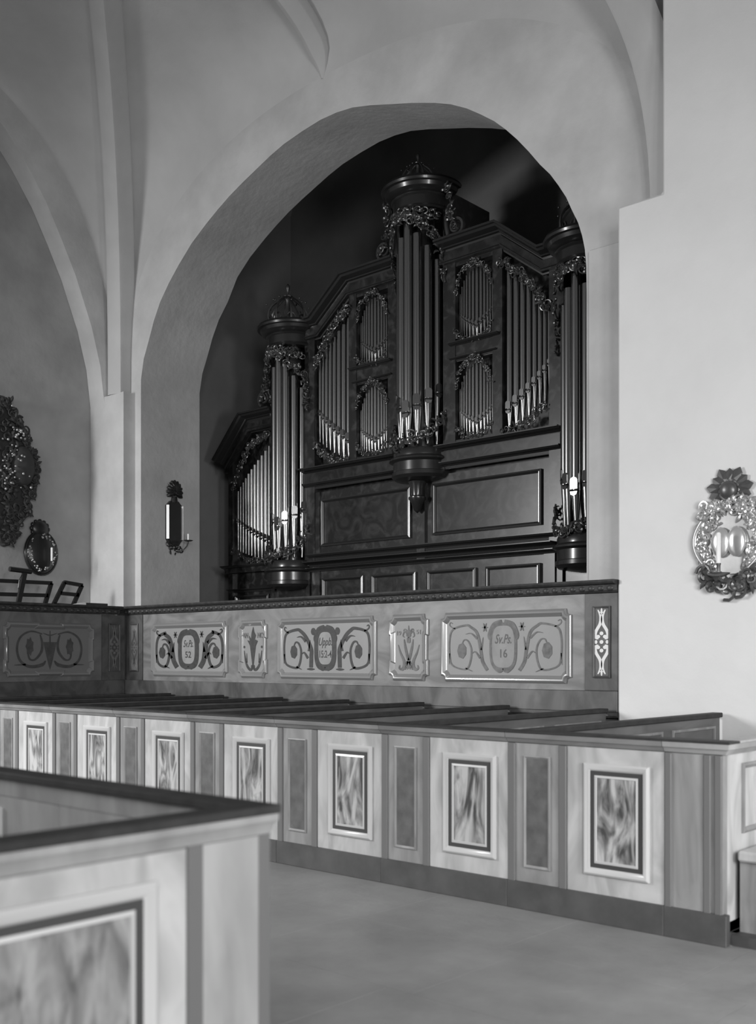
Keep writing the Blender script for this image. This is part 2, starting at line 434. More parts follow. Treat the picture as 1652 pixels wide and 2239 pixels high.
# floor with limestone slabs
fb = struct('floor', bx((-15, -7, -0.2), (8, 14, -0.004)), JOINT)
y = 1.1; row = 0
while y < 5.9:
    hgt = 0.92; x = -7.4-(row % 2)*0.45
    while x < 0.6:
        w = random.choice((0.85, 1.05, 1.25))
        s = obj('stone_slab', bx((x+.002, y+.002, -0.06), (x+w-.002, y+hgt-.002, 0.0)), FLOORM, fb)
        x += w
    y += hgt; row += 1
struct('floor_outer', bx((-15, 5.98, -0.06), (8, 14, 0)), FLOORM)
struct('floor_front', bx((-15, -7, -0.06), (8, 1.09, 0)), FLOORM)
struct('floor_side', bx((1.9, 1.09, -0.06), (8, 5.98, 0)), FLOORM)
struct('floor_far_side', bx((-15, 1.09, -0.06), (-7.9, 5.98, 0)), FLOORM)

# ------------------------------------------------------------------ carved leaf-work
def scroll2d(c, r, turns, a0, sgn, n=12):
    out = []
    for i in range(n):
        t = i/(n-1); rr = r*(1-0.85*t); a = a0+sgn*turns*2*PI*t
        out.append((c[0]+rr*math.cos(a), c[1]+rr*math.sin(a)))
    return out
def leafwork(fm, path, size, n, seed, spread=0.6, bias=0.0):
    """carved foliage along a 2D path (list of (s,t)); fm(s,t,h)->world"""
    rnd = random.Random(seed); bm = B(); P = spl(path, 8); L = len(P)-1
    for i in range(n):
        q = (i+rnd.random()*0.7)/n*L; k = min(int(q), L-1); p = P[k].lerp(P[k+1], q-k)
        cx = p.x+rnd.uniform(-1, 1)*size*spread*0.6; cy = p.y+rnd.uniform(-1, 1)*size*spread+bias*size
        if i % 3 == 0:
            pts = scroll2d((cx, cy), size*rnd.uniform(.45, .75), rnd.uniform(.9, 1.3), rnd.uniform(0, 6.28), rnd.choice((-1, 1)))
            w = [size*.13*(1-.5*j/len(pts)) for j in range(len(pts))]
        else:
            a = rnd.uniform(0, 6.28); cur = rnd.uniform(-1.6, 1.6); l = size*rnd.uniform(.6, 1.1); pts = []
            x, y = cx, cy
            for j in range(7):
                pts.append((x, y)); x += math.cos(a)*l/6; y += math.sin(a)*l/6; a += cur/5
            w = [size*.19*math.sin(PI*(.12+.86*j/6)) for j in range(7)]
        h0 = rnd.uniform(.1, .5)*size*.5
        pp = [fm(x, y, h0+size*.22*math.sin(PI*j/len(pts))) for j, (x, y) in enumerate(pts)]
        tube(bm, pp, w, k=5)
    return bm

# ------------------------------------------------------------------ the organ
OX, OY = -9.27, 11.25
organ = thing('pipe_organ', 'dark marbled pipe organ with three round towers and gilded carving under the large arch', 'organ', (OX, OY, 1.12))
def oy(y): return OY-y                     # y = distance in front of the main plane
def obx(x0, x1, d0, d1, z0, z1): return bx((OX+x0, oy(d0), z0), (OX+x1, oy(d1), z1))
def obj_o(name, bm, m=OWOOD, parent=None, **k): return obj(name, bm, m, parent or organ, **k)
RT = 0.44
# case body
bm = B(); prism(bm, [V((OX+x, OY, z)) for x, z in ((-4.05, 1.12), (4.05, 1.12), (4.05, 3.0), (2.31, 3.0), (2.31, 4.10), (-2.31, 4.10), (-2.31, 3.0), (-4.05, 3.0))], (0, 1.0, 0)); obj_o('lower_case', bm, OWOOD)
def upper_poly():
    return [(-2.2,4.1),(2.2,4.1),(2.2,6.62),(2.0,6.62),(1.38,7.10),(.4,7.10),(.4,7.95),(-.4,7.95),(-.4,7.10),(-1.38,7.10),(-2.0,6.62),(-2.2,6.62)]
bm = B(); prism(bm, [V((OX+x, OY+0.12, z)) for x, z in upper_poly()], (0, 0.88, 0)); obj_o('upper_case', bm, OWOOD)
for s in (-1, 1):
    bm = B(); prism(bm, [V((OX+s*x, OY+0.12, z)) for x, z in ((2.1,3.0),(4.05,3.0),(4.05,4.75),(3.55,5.36),(3.0,5.36),(3.0,6.5),(2.1,6.5))], (0, 0.88, 0))
    obj_o('side_case', bm, OWOOD)
# stiles between the fields (proud of the dark ground behind the pipes)
def stile(x0, x1, z0, z1, d=0.05): obj_o('stile', obx(x0, x1, -0.14, d, z0, z1), OWOOD)
for s in (-1, 1):
    stile(s*.40, s*.60, 4.40, 7.10); stile(s*1.21, s*1.36, 4.40, 7.05); stile(s*2.07, s*2.28, 3.0, 6.60)
    stile(s*2.92, s*3.08, 3.0, 5.35); stile(s*3.96, s*4.06, 1.12, 4.85)
    # rails of the inner bay
    obj_o('rail', obx(s*.60, s*1.21, -0.14, 0.04, 4.40, 4.52)); obj_o('rail', obx(s*.60, s*1.21, -0.14, 0.04, 5.58, 5.80)); obj_o('rail', obx(s*.60, s*1.21, -0.14, 0.04, 6.84, 7.1))
    obj_o('rail', obx(s*1.36, s*2.07, -0.14, 0.04, 4.40, 4.50))
    obj_o('rail', obx(s*3.08, s*3.96, -0.14, 0.04, 3.0, 3.12))
CORN = [(0, 0), (0.0, 0.05), (.03, .06), (.03, .10), (.07, .12), (.11, .17), (.13, .23), (.17, .23), (.17, .27), (.20, .27), (.20, .0)]
def corn_prof(h, d):       # (vertical, outward) profile; vertical downward from the top
    return [(0, 0), (0, d), (-.16*h, d), (-.20*h, d*.88), (-.34*h, d*.80), (-.48*h, d*.48), (-.56*h, d*.44), (-.60*h, d*.30), (-h, d*.24), (-h, 0)]
def sway(path, h, d, name, m=OMOULD):    # cornice in the plane of the front; path points (x,z)
    bm = B(); pr = corn_prof(h, d)
    pts = [V((OX+x, OY, z)) for x, z in path]
    if pts[0].x > pts[-1].x: pts = pts[::-1]
    # N = -Y ; t along +x ; side = t x N = x × -y = -z  => negative a goes up
    sweep(bm, pts, [(-a, b) for a, b in pr], (0, -1, 0))
    return obj_o(name, bm, m, smooth=25)
for s in (-1, 1):
    sway([(s*.38, 7.19), (s*1.38, 7.19), (s*2.02, 6.70), (s*2.32, 6.70)], 0.17, 0.26, 'cornice')
    sway([(s*.38, 6.93), (s*1.36, 6.93), (s*1.98, 6.46), (s*2.28, 6.46)], 0.06, 0.12, 'cornice_moulding')
    bm = B()
    prism(bm, [V((OX+s*x, OY-0.10, z)) for x, z in ((.36, 7.05), (1.36, 7.05), (2.0, 6.56), (2.22, 6.56), (2.22, 6.42), (1.97, 6.42), (1.34, 6.90), (.36, 6.90))], (0, 0.2, 0))
    obj_o('frieze', bm, OWOOD_P)
    sway([(s*2.90, 5.50), (s*3.60, 5.50), (s*4.24, 4.84)], 0.16, 0.26, 'cornice')
    sway([(s*2.90, 5.27), (s*3.56, 5.27), (s*4.10, 4.70)], 0.06, 0.12, 'cornice_moulding')
    bm = B(); prism(bm, [V((OX+s*x, OY-0.10, z)) for x, z in ((2.90, 5.36), (3.56, 5.36), (4.10, 4.78), (4.10, 4.62), (3.53, 5.22), (2.90, 5.22))], (0, 0.2, 0)); obj_o('frieze', bm, OWOOD_P)
    # little cornice between the two oval fields
    sway([(s*.52, 5.82), (s*1.32, 5.82)], 0.07, 0.12, 'cornice_moulding'); sway([(s*.52, 5.62), (s*1.28, 5.62)], 0.05, 0.09, 'cornice_moulding')
# entablature under the upper case, running from wing to wing between the towers
for s in (-1, 1):
    sway([(s*.34, 4.46), (s*2.28, 4.46)], 0.10, 0.20, 'cornice')
    obj_o('frieze', obx(s*.30, s*2.26, 0, 0.10, 4.22, 4.38), OWOOD_P)
    sway([(s*.34, 4.24), (s*2.26, 4.24)], 0.09, 0.14, 'cornice_moulding')
    obj_o('rail', obx(s*2.98, s*4.1, 0, 0.10, 2.98, 3.08)); sway([(s*2.95, 3.10), (s*4.14, 3.10)], 0.10, 0.17, 'cornice_moulding')
# lower mouldings
sway([(-2.18, 3.17), (2.18, 3.17)], 0.10, 0.14, 'cornice_moulding'); sway([(-2.18, 3.05), (2.18, 3.05)], 0.07, 0.20, 'cornice_moulding'); sway([(-2.18, 2.96), (2.18, 2.96)], 0.05, 0.14, 'cornice_moulding')
sway([(2.98, 2.72), (4.06, 2.72)], 0.05, 0.10, 'cornice_moulding'); sway([(-4.06, 2.72), (-2.98, 2.72)], 0.05, 0.10, 'cornice_moulding')
# panels of the lower case: frame, sunk field, gilded bead on the bevels
def opanel(x0, x1, z0, z1, bead=True):
    f = B(); p = [V((OX+x0, OY-.0, z0)), V((OX+x1, OY-.0, z0)), V((OX+x1, OY-.0, z1)), V((OX+x0, OY-.0, z1))]
    sweep(f, p, [(0, 0), (0, .045), (-.02, .05), (-.045, .02), (-.045, 0)][::1], (0, -1, 0), closed=True)
    fr = obj_o('panel_frame', f, OMOULD)
    obj('panel_field', obx(x0+.02, x1-.02, 0, 0.012, z0+.02, z1-.02), OWOOD_P, fr)
    if bead:
        for xx in (x0, x1):
            b = B(); r = .009
            tube(b, [(OX+xx+(.03 if xx == x0 else -.03), OY-.045, z0+.03), (OX+xx+(.03 if xx == x0 else -.03), OY-.045, z1-.03)], r, 6)
            obj('gilded_bead', b, OEDGE, fr, smooth=60)
for s in (-1, 1):
    opanel(*sorted((s*.20, s*1.95)), 3.28, 3.98)
    opanel(*sorted((s*.10, s*.93)), 2.05, 2.80); opanel(*sorted((s*1.09, s*1.93)), 2.05, 2.80)
    opanel(*sorted((s*3.1, s*3.92)), 2.0, 2.62)
    obj_o('stile', obx(s*2.18, s*2.26, 0, 0.045, 1.12, 2.94)); obj_o('stile', obx(s*2.96, s*3.04, 0, 0.045, 1.12, 2.94))
    obj_o('pilaster_strip', obx(s*1.98, s*2.14, 0, 0.03, 1.12, 4.1))
# pipes
def make_pipe(x, d, zf, zm, zt, r, ang=0.0, k=14, par=None):
    """ang: direction the mouth faces, 0 = straight out (-Y)"""
    c = V((OX+x, oy(d), 0)); o = V((math.sin(ang), -math.cos(ang), 0)); s = V((math.cos(ang), math.sin(ang), 0))
    bm = B(); lathe(bm, c, [(0, zm), (r, zm), (r, zt), (r*.86, zt), (r*.86, zt-.05), (0, zt-.05)], k)
    p = obj_o('organ_pipe', bm, PIPE, smooth=50)
    bm = B(); lathe(bm, c, [(0, zf), (r*.30, zf), (r*.62, zf+(zm-zf)*.45), (r*.93, zm-(zm-zf)*.10), (r*.97, zm-.006), (0, zm-.006)], k)
    obj('pipe_foot', bm, PIPE, p, smooth=50)
    bm = B(); w = r*.80; hh = r*2.6; e = r*1.0
    a = c+o*e*.80
    def q(u, z, off=0): return c+s*u+o*(e*1.02+off)+V((0, 0, z))
    # upper lip, a flattened shield with arched top; the slot; the lower lip
    pts = [q(-w, zm+.02), q(w, zm+.02), q(w, zm+hh*.78), q(w*.7, zm+hh*.92), q(0, zm+hh), q(-w*.7, zm+hh*.92), q(-w, zm+hh*.78)]
    prism(bm, pts, -o*e*.55, 0)
    prism(bm, [q(-w, zm-r*.12, .002), q(w, zm-r*.12, .002), q(w, zm+r*.16, .002), q(-w, zm+r*.16, .002)], -o*e*.6, 1)
    prism(bm, [q(-w, zm-r*.16), q(w, zm-r*.16), q(w*.75, zm-r*.75), q(0, zm-r*1.0), q(-w*.75, zm-r*.75)], -o*e*.5, 0)
    obj('pipe_mouth', bm, [PIPE, SLOT], p)
    return p
# towers
def tower(xc, R, rp, n, zbase, zf, zm, zt, zc0, zc1, pend, seed, fin):
    cx, cy = OX+xc, OY
    back = -0.05
    # dark ground behind the ring
    bm = B(); lathe(bm, (cx, cy, 0), [(0, zf-.05), (R-.17, zf-.05), (R-.17, zc0+.1), (0, zc0+.1)], 20, PI, 2*PI); obj_o('tower_core', bm, OWOOD_P)
    # cornice
    h = zc1-zc0
    bm = B(); lathe(bm, (cx, cy, zc0), [(R-.1, 0), (R+.03, 0), (R+.05, .02), (R+.03, .05), (R+.03, .45*h), (R+.045, .47*h), (R+.06, .52*h), (R+.045, .56*h), (R+.09, .60*h), (R+.13, .68*h), (R+.15, .80*h), (R+.19, .82*h), (R+.20, .90*h), (R+.18, h), (0, h)], 40, PI-.25, 2*PI+.25)
    obj_o('tower_cornice', bm, OMOULD, smooth=28)
    # base
    hb = zbase
    z0 = zf-.05
    bm = B(); lathe(bm, (cx, cy, 0), [(0, z0), (R+.01, z0), (R+.03, z0-.04), (R+.03, z0-.10), (R+.08, z0-.13), (R+.085, z0-.155), (R+.05, z0-.17), (R+.03, z0-.18), (R+.03, z0-.30), (R+.045, z0-.31), (R+.05, z0-.36), (R+.01, z0-.40), (R-.10, z0-.42), (0.12, z0-.44), (0, z0-.44)], 40, PI-.2, 2*PI+.2)
    obj_o('tower_base', bm, OMOULD, smooth=28)
    if pend:
        bm = B(); lathe(bm, (cx, cy-.12, 0), [(.13, z0-.43), (.10, z0-.50), (.09, z0-.62), (.12, z0-.64), (.12, z0-.67), (.08, z0-.72), (.05, z0-.82), (.0, z0-.86)], 18); obj_o('pendant', bm, OMOULD, smooth=40)
        obj_o('pilaster_strip', obx(xc-.07, xc+.07, 0, .05, 2.95, z0-.4))
    # side boards of the tower
    for s in (-1, 1): obj_o('tower_cheek', obx(xc+s*(R+.005), xc+s*(R+.05), -.1, .04, zf-.1, zc0+.05))
    # pipes in the round
    for i in range(n):
        q = i-(n-1)/2; a = q*(PI*0.86/(n-1)) if n > 1 else 0
        aq = abs(q); sc_ = 1-0.06*aq
        make_pipe(xc+(R-.07)*math.sin(a), (R-.07)*math.cos(a), zf, zm+aq*.085, zt-aq*.17, rp*sc_, a)
    def fm(s_, t, hh): a = s_/R; return V((cx+(R+.03+hh)*math.sin(a), cy-(R+.03+hh)*math.cos(a), t))
    hw = R*PI*.47
    sh = [(-hw, zc0-.95), (-hw*.85, zc0-.55), (-hw*.55, zc0-.32), (-hw*.2, zc0-.13), (0, zc0-.08), (hw*.2, zc0-.13), (hw*.55, zc0-.32), (hw*.85, zc0-.55), (hw, zc0-.95)]
    obj_o('carved_pipe_shade', leafwork(fm, sh, .095, 130, seed), OGILT, smooth=60)
    obj_o('carved_pipe_shade', leafwork(fm, [(-hw*.8, zc0-.14), (0, zc0-.06), (hw*.8, zc0-.14)], .09, 50, seed+1), OGILT, smooth=60)
    lo = [(hw, zf+.42), (hw*.75, zf+.22), (hw*.45, zf+.08), (hw*.1, zf+.03), (-hw*.3, zf+.0), (-hw*.7, zf+.10), (-hw, zf+.3)]
    obj_o('carved_foot_rail', leafwork(fm, lo, .10, 70, seed+2), OGILT, smooth=60)
    # finial: open crown of scrolls with beads and a spire
    zt2 = zc1; sc2 = fin
    bm = B(); lathe(bm, (cx, cy-.1, zt2), [(0, 0), (R*.62, 0), (R*.62, .03), (R*.5, .05), (0, .06)], 24)
    crown = obj_o('crown_finial', bm, OMOULD, smooth=40)
    bm = B(); lathe(bm, (cx, cy-.1, zt2+.05), [(r*sc2, z*sc2) for r, z in ((0,0),(.05,0),(.05,.16),(.035,.2),(.03,.3),(.045,.33),(.045,.35),(.02,.38),(.02,.44),(.035,.48),(.035,.51),(0,.55))], 12)
    obj('spire', bm, OGILT, crown, smooth=50)
    bm = B()
    for i in range(8):
        a = 2*PI*i/8+.2
        pts = []
        for j in range(9):
            t = j/8; rr = (.27*(1-.75*t)+.05*math.sin(t*PI*2))*sc2; pts.append((cx+rr*math.cos(a), cy-.1+rr*math.sin(a), zt2+.05+(.36*math.sin(t*PI*.55))*sc2))
        tube(bm, pts, [.017*sc2]*9, 5)
        pts = [(cx+.24*sc2*math.cos(a)+.06*sc2*math.cos(b)*math.cos(a+PI/2), cy-.1+.24*sc2*math.sin(a)+.06*sc2*math.cos(b)*math.sin(a+PI/2), zt2+.06+.07*sc2*math.sin(b)) for b in [PI*j/7 for j in range(8)]]
        tube(bm, pts, [.014*sc2]*8, 5)
        ball(bm, (cx+.2*sc2*math.cos(a), cy-.1+.2*sc2*math.sin(a), zt2+.36*sc2), .016*sc2, k=6)
        ball(bm, (cx+.3*sc2*math.cos(a), cy-.1+.3*sc2*math.sin(a), zt2+.28*sc2), .014*sc2, k=6)
    obj('crown_scrollwork', bm, OGILT, crown, smooth=60)
tower(0, .38, .068, 7, 4.06, 4.50, 4.92, 7.50, 7.66, 8.04, True, 11, .8)
tower(-2.6, .35, .063, 7, 2.72, 3.14, 3.60, 6.22, 6.34, 6.70, False, 21, 1.1)
tower(2.6, .35, .063, 7, 2.72, 3.14, 3.60, 6.22, 6.34, 6.70, False, 31, 1.1)
# flat fields
def field(x0, x1, n, zf0, zf1, zm0, zm1, zt0, zt1, r0, r1, k=12):
    """index 0 at x0; sizes blend from r0 to r1"""
    ws = [r0+(r1-r0)*i/(n-1) for i in range(n)]; tot = sum(2*w for w in ws); kx = (abs(x1-x0))/tot; x = x0; sg = 1 if x1 > x0 else -1
    for i, w in enumerate(ws):
        t = i/(n-1); x += sg*w*kx
        make_pipe(x, -0.03, zf0+(zf1-zf0)*t, zm0+(zm1-zm0)*t, zt0+(zt1-zt0)*t, w*kx*.86, 0, k)
        x += sg*w*kx
def oval(x0, x1, z0, z1, n=13):
    q = (n-1)/2; ws = [.030-.018*abs(i-q)/q for i in range(n)]; tot = sum(2*w for w in ws); kx = (x1-x0)/tot; x = x0
    for i, w in enumerate(ws):
        a = abs(i-q)/q; x += w*kx
        make_pipe(x, -0.03, z0+.05+.05*a, z0+.20+.20*a, z1-.06-.30*a*a, w*kx*.86, 0, 8)
        x += w*kx
def flat(s_, t, hh): return V((OX+s_, OY-.055-hh, t))
for s in (-1, 1):
    field(s*1.37, s*2.06, 8, 4.52, 4.86, 4.80, 5.28, 6.60, 6.08, .052, .030)
    field(s*3.10, s*3.94, 11, 3.14, 3.36, 3.44, 3.82, 4.95, 4.32, .050, .030)
    obj_o('carved_pipe_shade', leafwork(flat, [(s*1.36, 6.72), (s*1.62, 6.52), (s*1.85, 6.28), (s*2.04, 5.98)], .085, 90, 41+s), OGILT, smooth=60)
    obj_o('carved_foot_rail', leafwork(flat, [(s*1.38, 4.50), (s*1.7, 4.56), (s*1.88, 4.66), (s*2.04, 4.80)], .075, 60, 51+s), OGILT, smooth=60)
    obj_o('carved_pipe_shade', leafwork(flat, [(s*3.08, 5.14), (s*3.5, 5.0), (s*3.75, 4.66), (s*3.95, 4.36)], .085, 90, 61+s), OGILT, smooth=60)
    obj_o('carved_foot_rail', leafwork(flat, [(s*3.08, 3.12), (s*3.5, 3.16), (s*3.94, 3.34)], .07, 60, 71+s), OGILT, smooth=60)
    for z0, z1, sd in ((5.80, 6.84, 81), (4.52, 5.57, 91)):
        oval(*sorted((s*.61, s*1.20)), z0, z1)
        xm = s*.905
        top = [(xm-.29, z1-.36), (xm-.22, z1-.16), (xm-.10, z1-.05), (xm, z1-.0), (xm+.10, z1-.05), (xm+.22, z1-.16), (xm+.29, z1-.36)]
        obj_o('carved_pipe_shade', leafwork(flat, top, .058, 84, sd+s), OGILT, smooth=60)
        bot = [(xm-.29, z0+.16), (xm-.2, z0+.06), (xm, z0+.02), (xm+.2, z0+.06), (xm+.29, z0+.16)]
        obj_o('carved_foot_rail', leafwork(flat, bot, .05, 60, sd+5+s), OGILT, smooth=60)
    # ears beside the towers: volutes rising from the cornices
    for xb, zb, hgt, sd in ((s*.50, 7.22, .75, 3), (s*(2.6+.42), 5.55, .85, 5)):
        bm = B(); dirn = s
        def vmap(px, pz): return V((OX+xb+dirn*px, OY-.08, zb+pz))
        tube(bm, [vmap(*p) for p in [(c[0], c[1]) for c in scroll2d((.14, .14), .13, 1.6, -1.2, 1, 26)]], [.035*(1-.6*i/25) for i in range(26)], 6)
        tube(bm, [vmap(q.x, q.y) for q in spl([(.0, .05), (-.03, .3), (.06, .45), (.0, .62), (.03, hgt)], 5)], [.03, .034, .036, .034, .03, .028, .026, .03, .034, .032, .028, .024, .02, .02, .024, .022, .018, .014, .012, .01, .006], 6)
        o = obj_o('carved_wing_scroll', bm, OGILT, smooth=60)
        obj('wing_leaves', leafwork(lambda a_, b_, h_, xb=xb, zb=zb: V((OX+xb+s*a_, OY-.10-h_, zb+b_)), [(.18, .10), (.05, .28), (.05, .5), (.02, hgt)], .11, 22, 200+sd+s), OGILT, o, smooth=60)
# organ bench music desk edge seen over the gallery rail
bm = B(); box(bm, (onY(585, 10.3), 10.1, 2.40), (onY(622, 10.3), 10.4, 2.44)); box(bm, (onY(592, 10.3), 10.2, 1.12), (onY(598, 10.3), 10.3, 2.40)); box(bm, (onY(610, 10.3), 10.2, 1.12), (onY(616, 10.3), 10.3, 2.40))
tag(obj('reading_stand', bm, DWOOD), 'small dark flat-topped stand seen just over the gallery rail below the left organ tower', 'stand')

# ------------------------------------------------------------------ gallery parapets
GX0, GX1 = onY(275, YG), -4.865
GZ0, GZ1 = 1.10, 2.33
front = thing('gallery_parapet', 'long marbled gallery parapet with five painted scroll panels below the organ', 'parapet', (GX0, YG, GZ0))
def notched(x0, x1, z0, z1, r=.055, side=0.0, topstep=None):
    """closed outline of a frame with concave corners; side = step of the middle of the vertical sides"""
    def corner(cx, cz, a0):
        return [(cx+r*math.cos(a0-i*PI/2/4), cz+r*math.sin(a0-i*PI/2/4)) for i in range(5)]
    p = []
    # start bottom-left going counter-clockwise (x right)
    p += corner(x0, z0, PI/2)            # (x0,z0+r) -> (x0+r,z0)
    if topstep: a, b, d = topstep; p += [(a, z0), (a, z0+d), (b, z0+d), (b, z0)]
    p += corner(x1, z0, PI)
    if side: h = z1-z0; p += [(x1, z0+h*.27), (x1-side, z0+h*.27+.01), (x1-side, z1-h*.27-.01), (x1, z1-h*.27)]
    p += corner(x1, z1, 3*PI/2)
    if topstep: p += [(b, z1), (b, z1-d), (a, z1-d), (a, z1)]
    p += corner(x0, z1, 2*PI)
    if side: p += [(x0, z1-h*.27), (x0+side, z1-h*.27-.01), (x0+side, z0+h*.27+.01), (x0, z0+h*.27)]
    q = [p[0]]
    for a in p[1:]:
        if (a[0]-q[-1][0])**2+(a[1]-q[-1][1])**2 > 1e-6: q.append(a)
    return q
FPROF = [(-.046, 0), (-.044, .004), (-.014, .030), (-.008, .036), (.004, .038), (.012, .034), (.016, .026), (.028, .016), (.032, 0)]
def gframe(parent, x0, x1, z0, z1, dep0, m, field_m, side=0.0, topstep=None):
    """parent-local frame: x along, -y out"""
    pts = notched(x0, x1, z0, z1, side=side, topstep=topstep)
    bm = B(); prism(bm, [V((x, -dep0-.004, z)) for x, z in pts], (0, .01, 0))
    pan = obj('painted_panel', bm, field_m, parent, world=False)
    bm = B(); sweep(bm, [V((x, -dep0, z)) for x, z in pts], FPROF, (0, -1, 0), closed=True)
    obj('panel_moulding', bm, m, pan, world=False, smooth=35)
    return pan
def pilaster(parent, x0, x1, z0, z1, d, m_body, m_panel, orn_m, sc_=1.0, clip=None):
    st = obj('pilaster', bx((x0, -d-.02, z0), (x1, -d+.01, z1)), m_body, parent, world=False, bevel=.004)
    w = (x1-x0); a, b = x0+w*.26, x1-w*.22
    bm = B(); box(bm, (a, -d-.022, z0+.12), (b, -d-.016, z1-.12)); obj('pilaster_panel', bm, m_panel, st, world=False)
    bm = B(); sweep(bm, [V((a, -d-.02, z0+.12)), V((b, -d-.02, z0+.12)), V((b, -d-.02, z1-.12)), V((a, -d-.02, z1-.12))], [(0, 0), (0, .014), (-.008, .018), (-.02, .008), (-.02, 0)], (0, -1, 0), closed=True)
    obj('panel_moulding', bm, m_body, st, world=False)
    cx = (a+b)/2; cz = (z0+z1)/2
    k = sc_
    def fm(px, pz, h): return V((cx+px*k*1.3, -d-.022-h, cz+pz*k))
    bm = B()
    for s in (-1, 1):
        for t in (-1, 1):
            stroke(bm, [(s*.030, t*.30), (s*.008, t*.24), (s*.012, t*.17), (s*.045, t*.10), (s*.05, t*.045), (s*.025, t*.03)], [.008, .022, .026, .026, .024, .012], fm)
            blob(bm, (s*.028, t*.05), .017, .017, fm, .0035)
        blob(bm, (s*.045, 0), .012, .018, fm, .0035)
    for z in (-.08, 0, .08): blob(bm, (0, z), .016, .018, fm, .004)
    for t in (-1, 1): stroke(bm, [(0, t*.26), (0, t*.33)], [.026, .003], fm)
    obj('painted_ornament', bm, orn_m, st, world=False)
    return st
def lx(x): return onY(x, YG)-GX0
LEN = GX1-GX0
# body, base rail, cap (local coordinates, z from the foot of the parapet)
obj('parapet_field', bx((lx(313), 0, .20), (lx(1280), .06, 1.11)), GFIELD, front, world=False)
obj('base_rail', bx((0, -.035, 0), (LEN, .06, .20)), GRAIL, front, world=False, bevel=.006)
bm = B(); sweep(bm, [V((0.05, 0, 0)), V((LEN, 0, 0))], [(0, 0), (.05, 0), (.05, -.03), (.02, -.05), (0, -.05)], (0, 0, 1)); obj('base_moulding', bm, GDARK, front, world=False)
bm = B(); sweep(bm, [V((-.18, .08, 1.23)), V((LEN, .08, 1.23))], [(-.10, 0), (.19, 0), (.20, -.02), (.185, -.035), (.13, -.045), (.12, -.095), (.10, -.115), (-.10, -.115)], (0, 0, 1)); obj('hand_rail', bm, GCAP, front, world=False, smooth=30)
def dentils(parent, x0, x1, z, n):
    me = None
    for i in range(n):
        x = x0+(x1-x0)*(i+.5)/n
        if me is None:
            bm = B(); ball(bm, (0, 0, 0), .034, (1.0, .45, .75), 8)
            o = obj('carved_bead', bm, GCAP, parent, world=False, smooth=60); me = o
        else: o = me.copy(); C.objects.link(o); o.parent = parent
        o.location = (x, -.045, z)
dentils(front, .0, LEN-.02, 1.155, 78)
pilaster(front, .04, lx(313), .20, 1.11, 0, GDARK, GFIELD, PAINTG, .8)
pilaster(front, lx(1280), LEN, .20, 1.11, 0, GDARK, marble('pilaster_panel_dark', .06, .11, rough=.5), PAINTW, 1.0)
FZ0, FZ1 = .29, .95
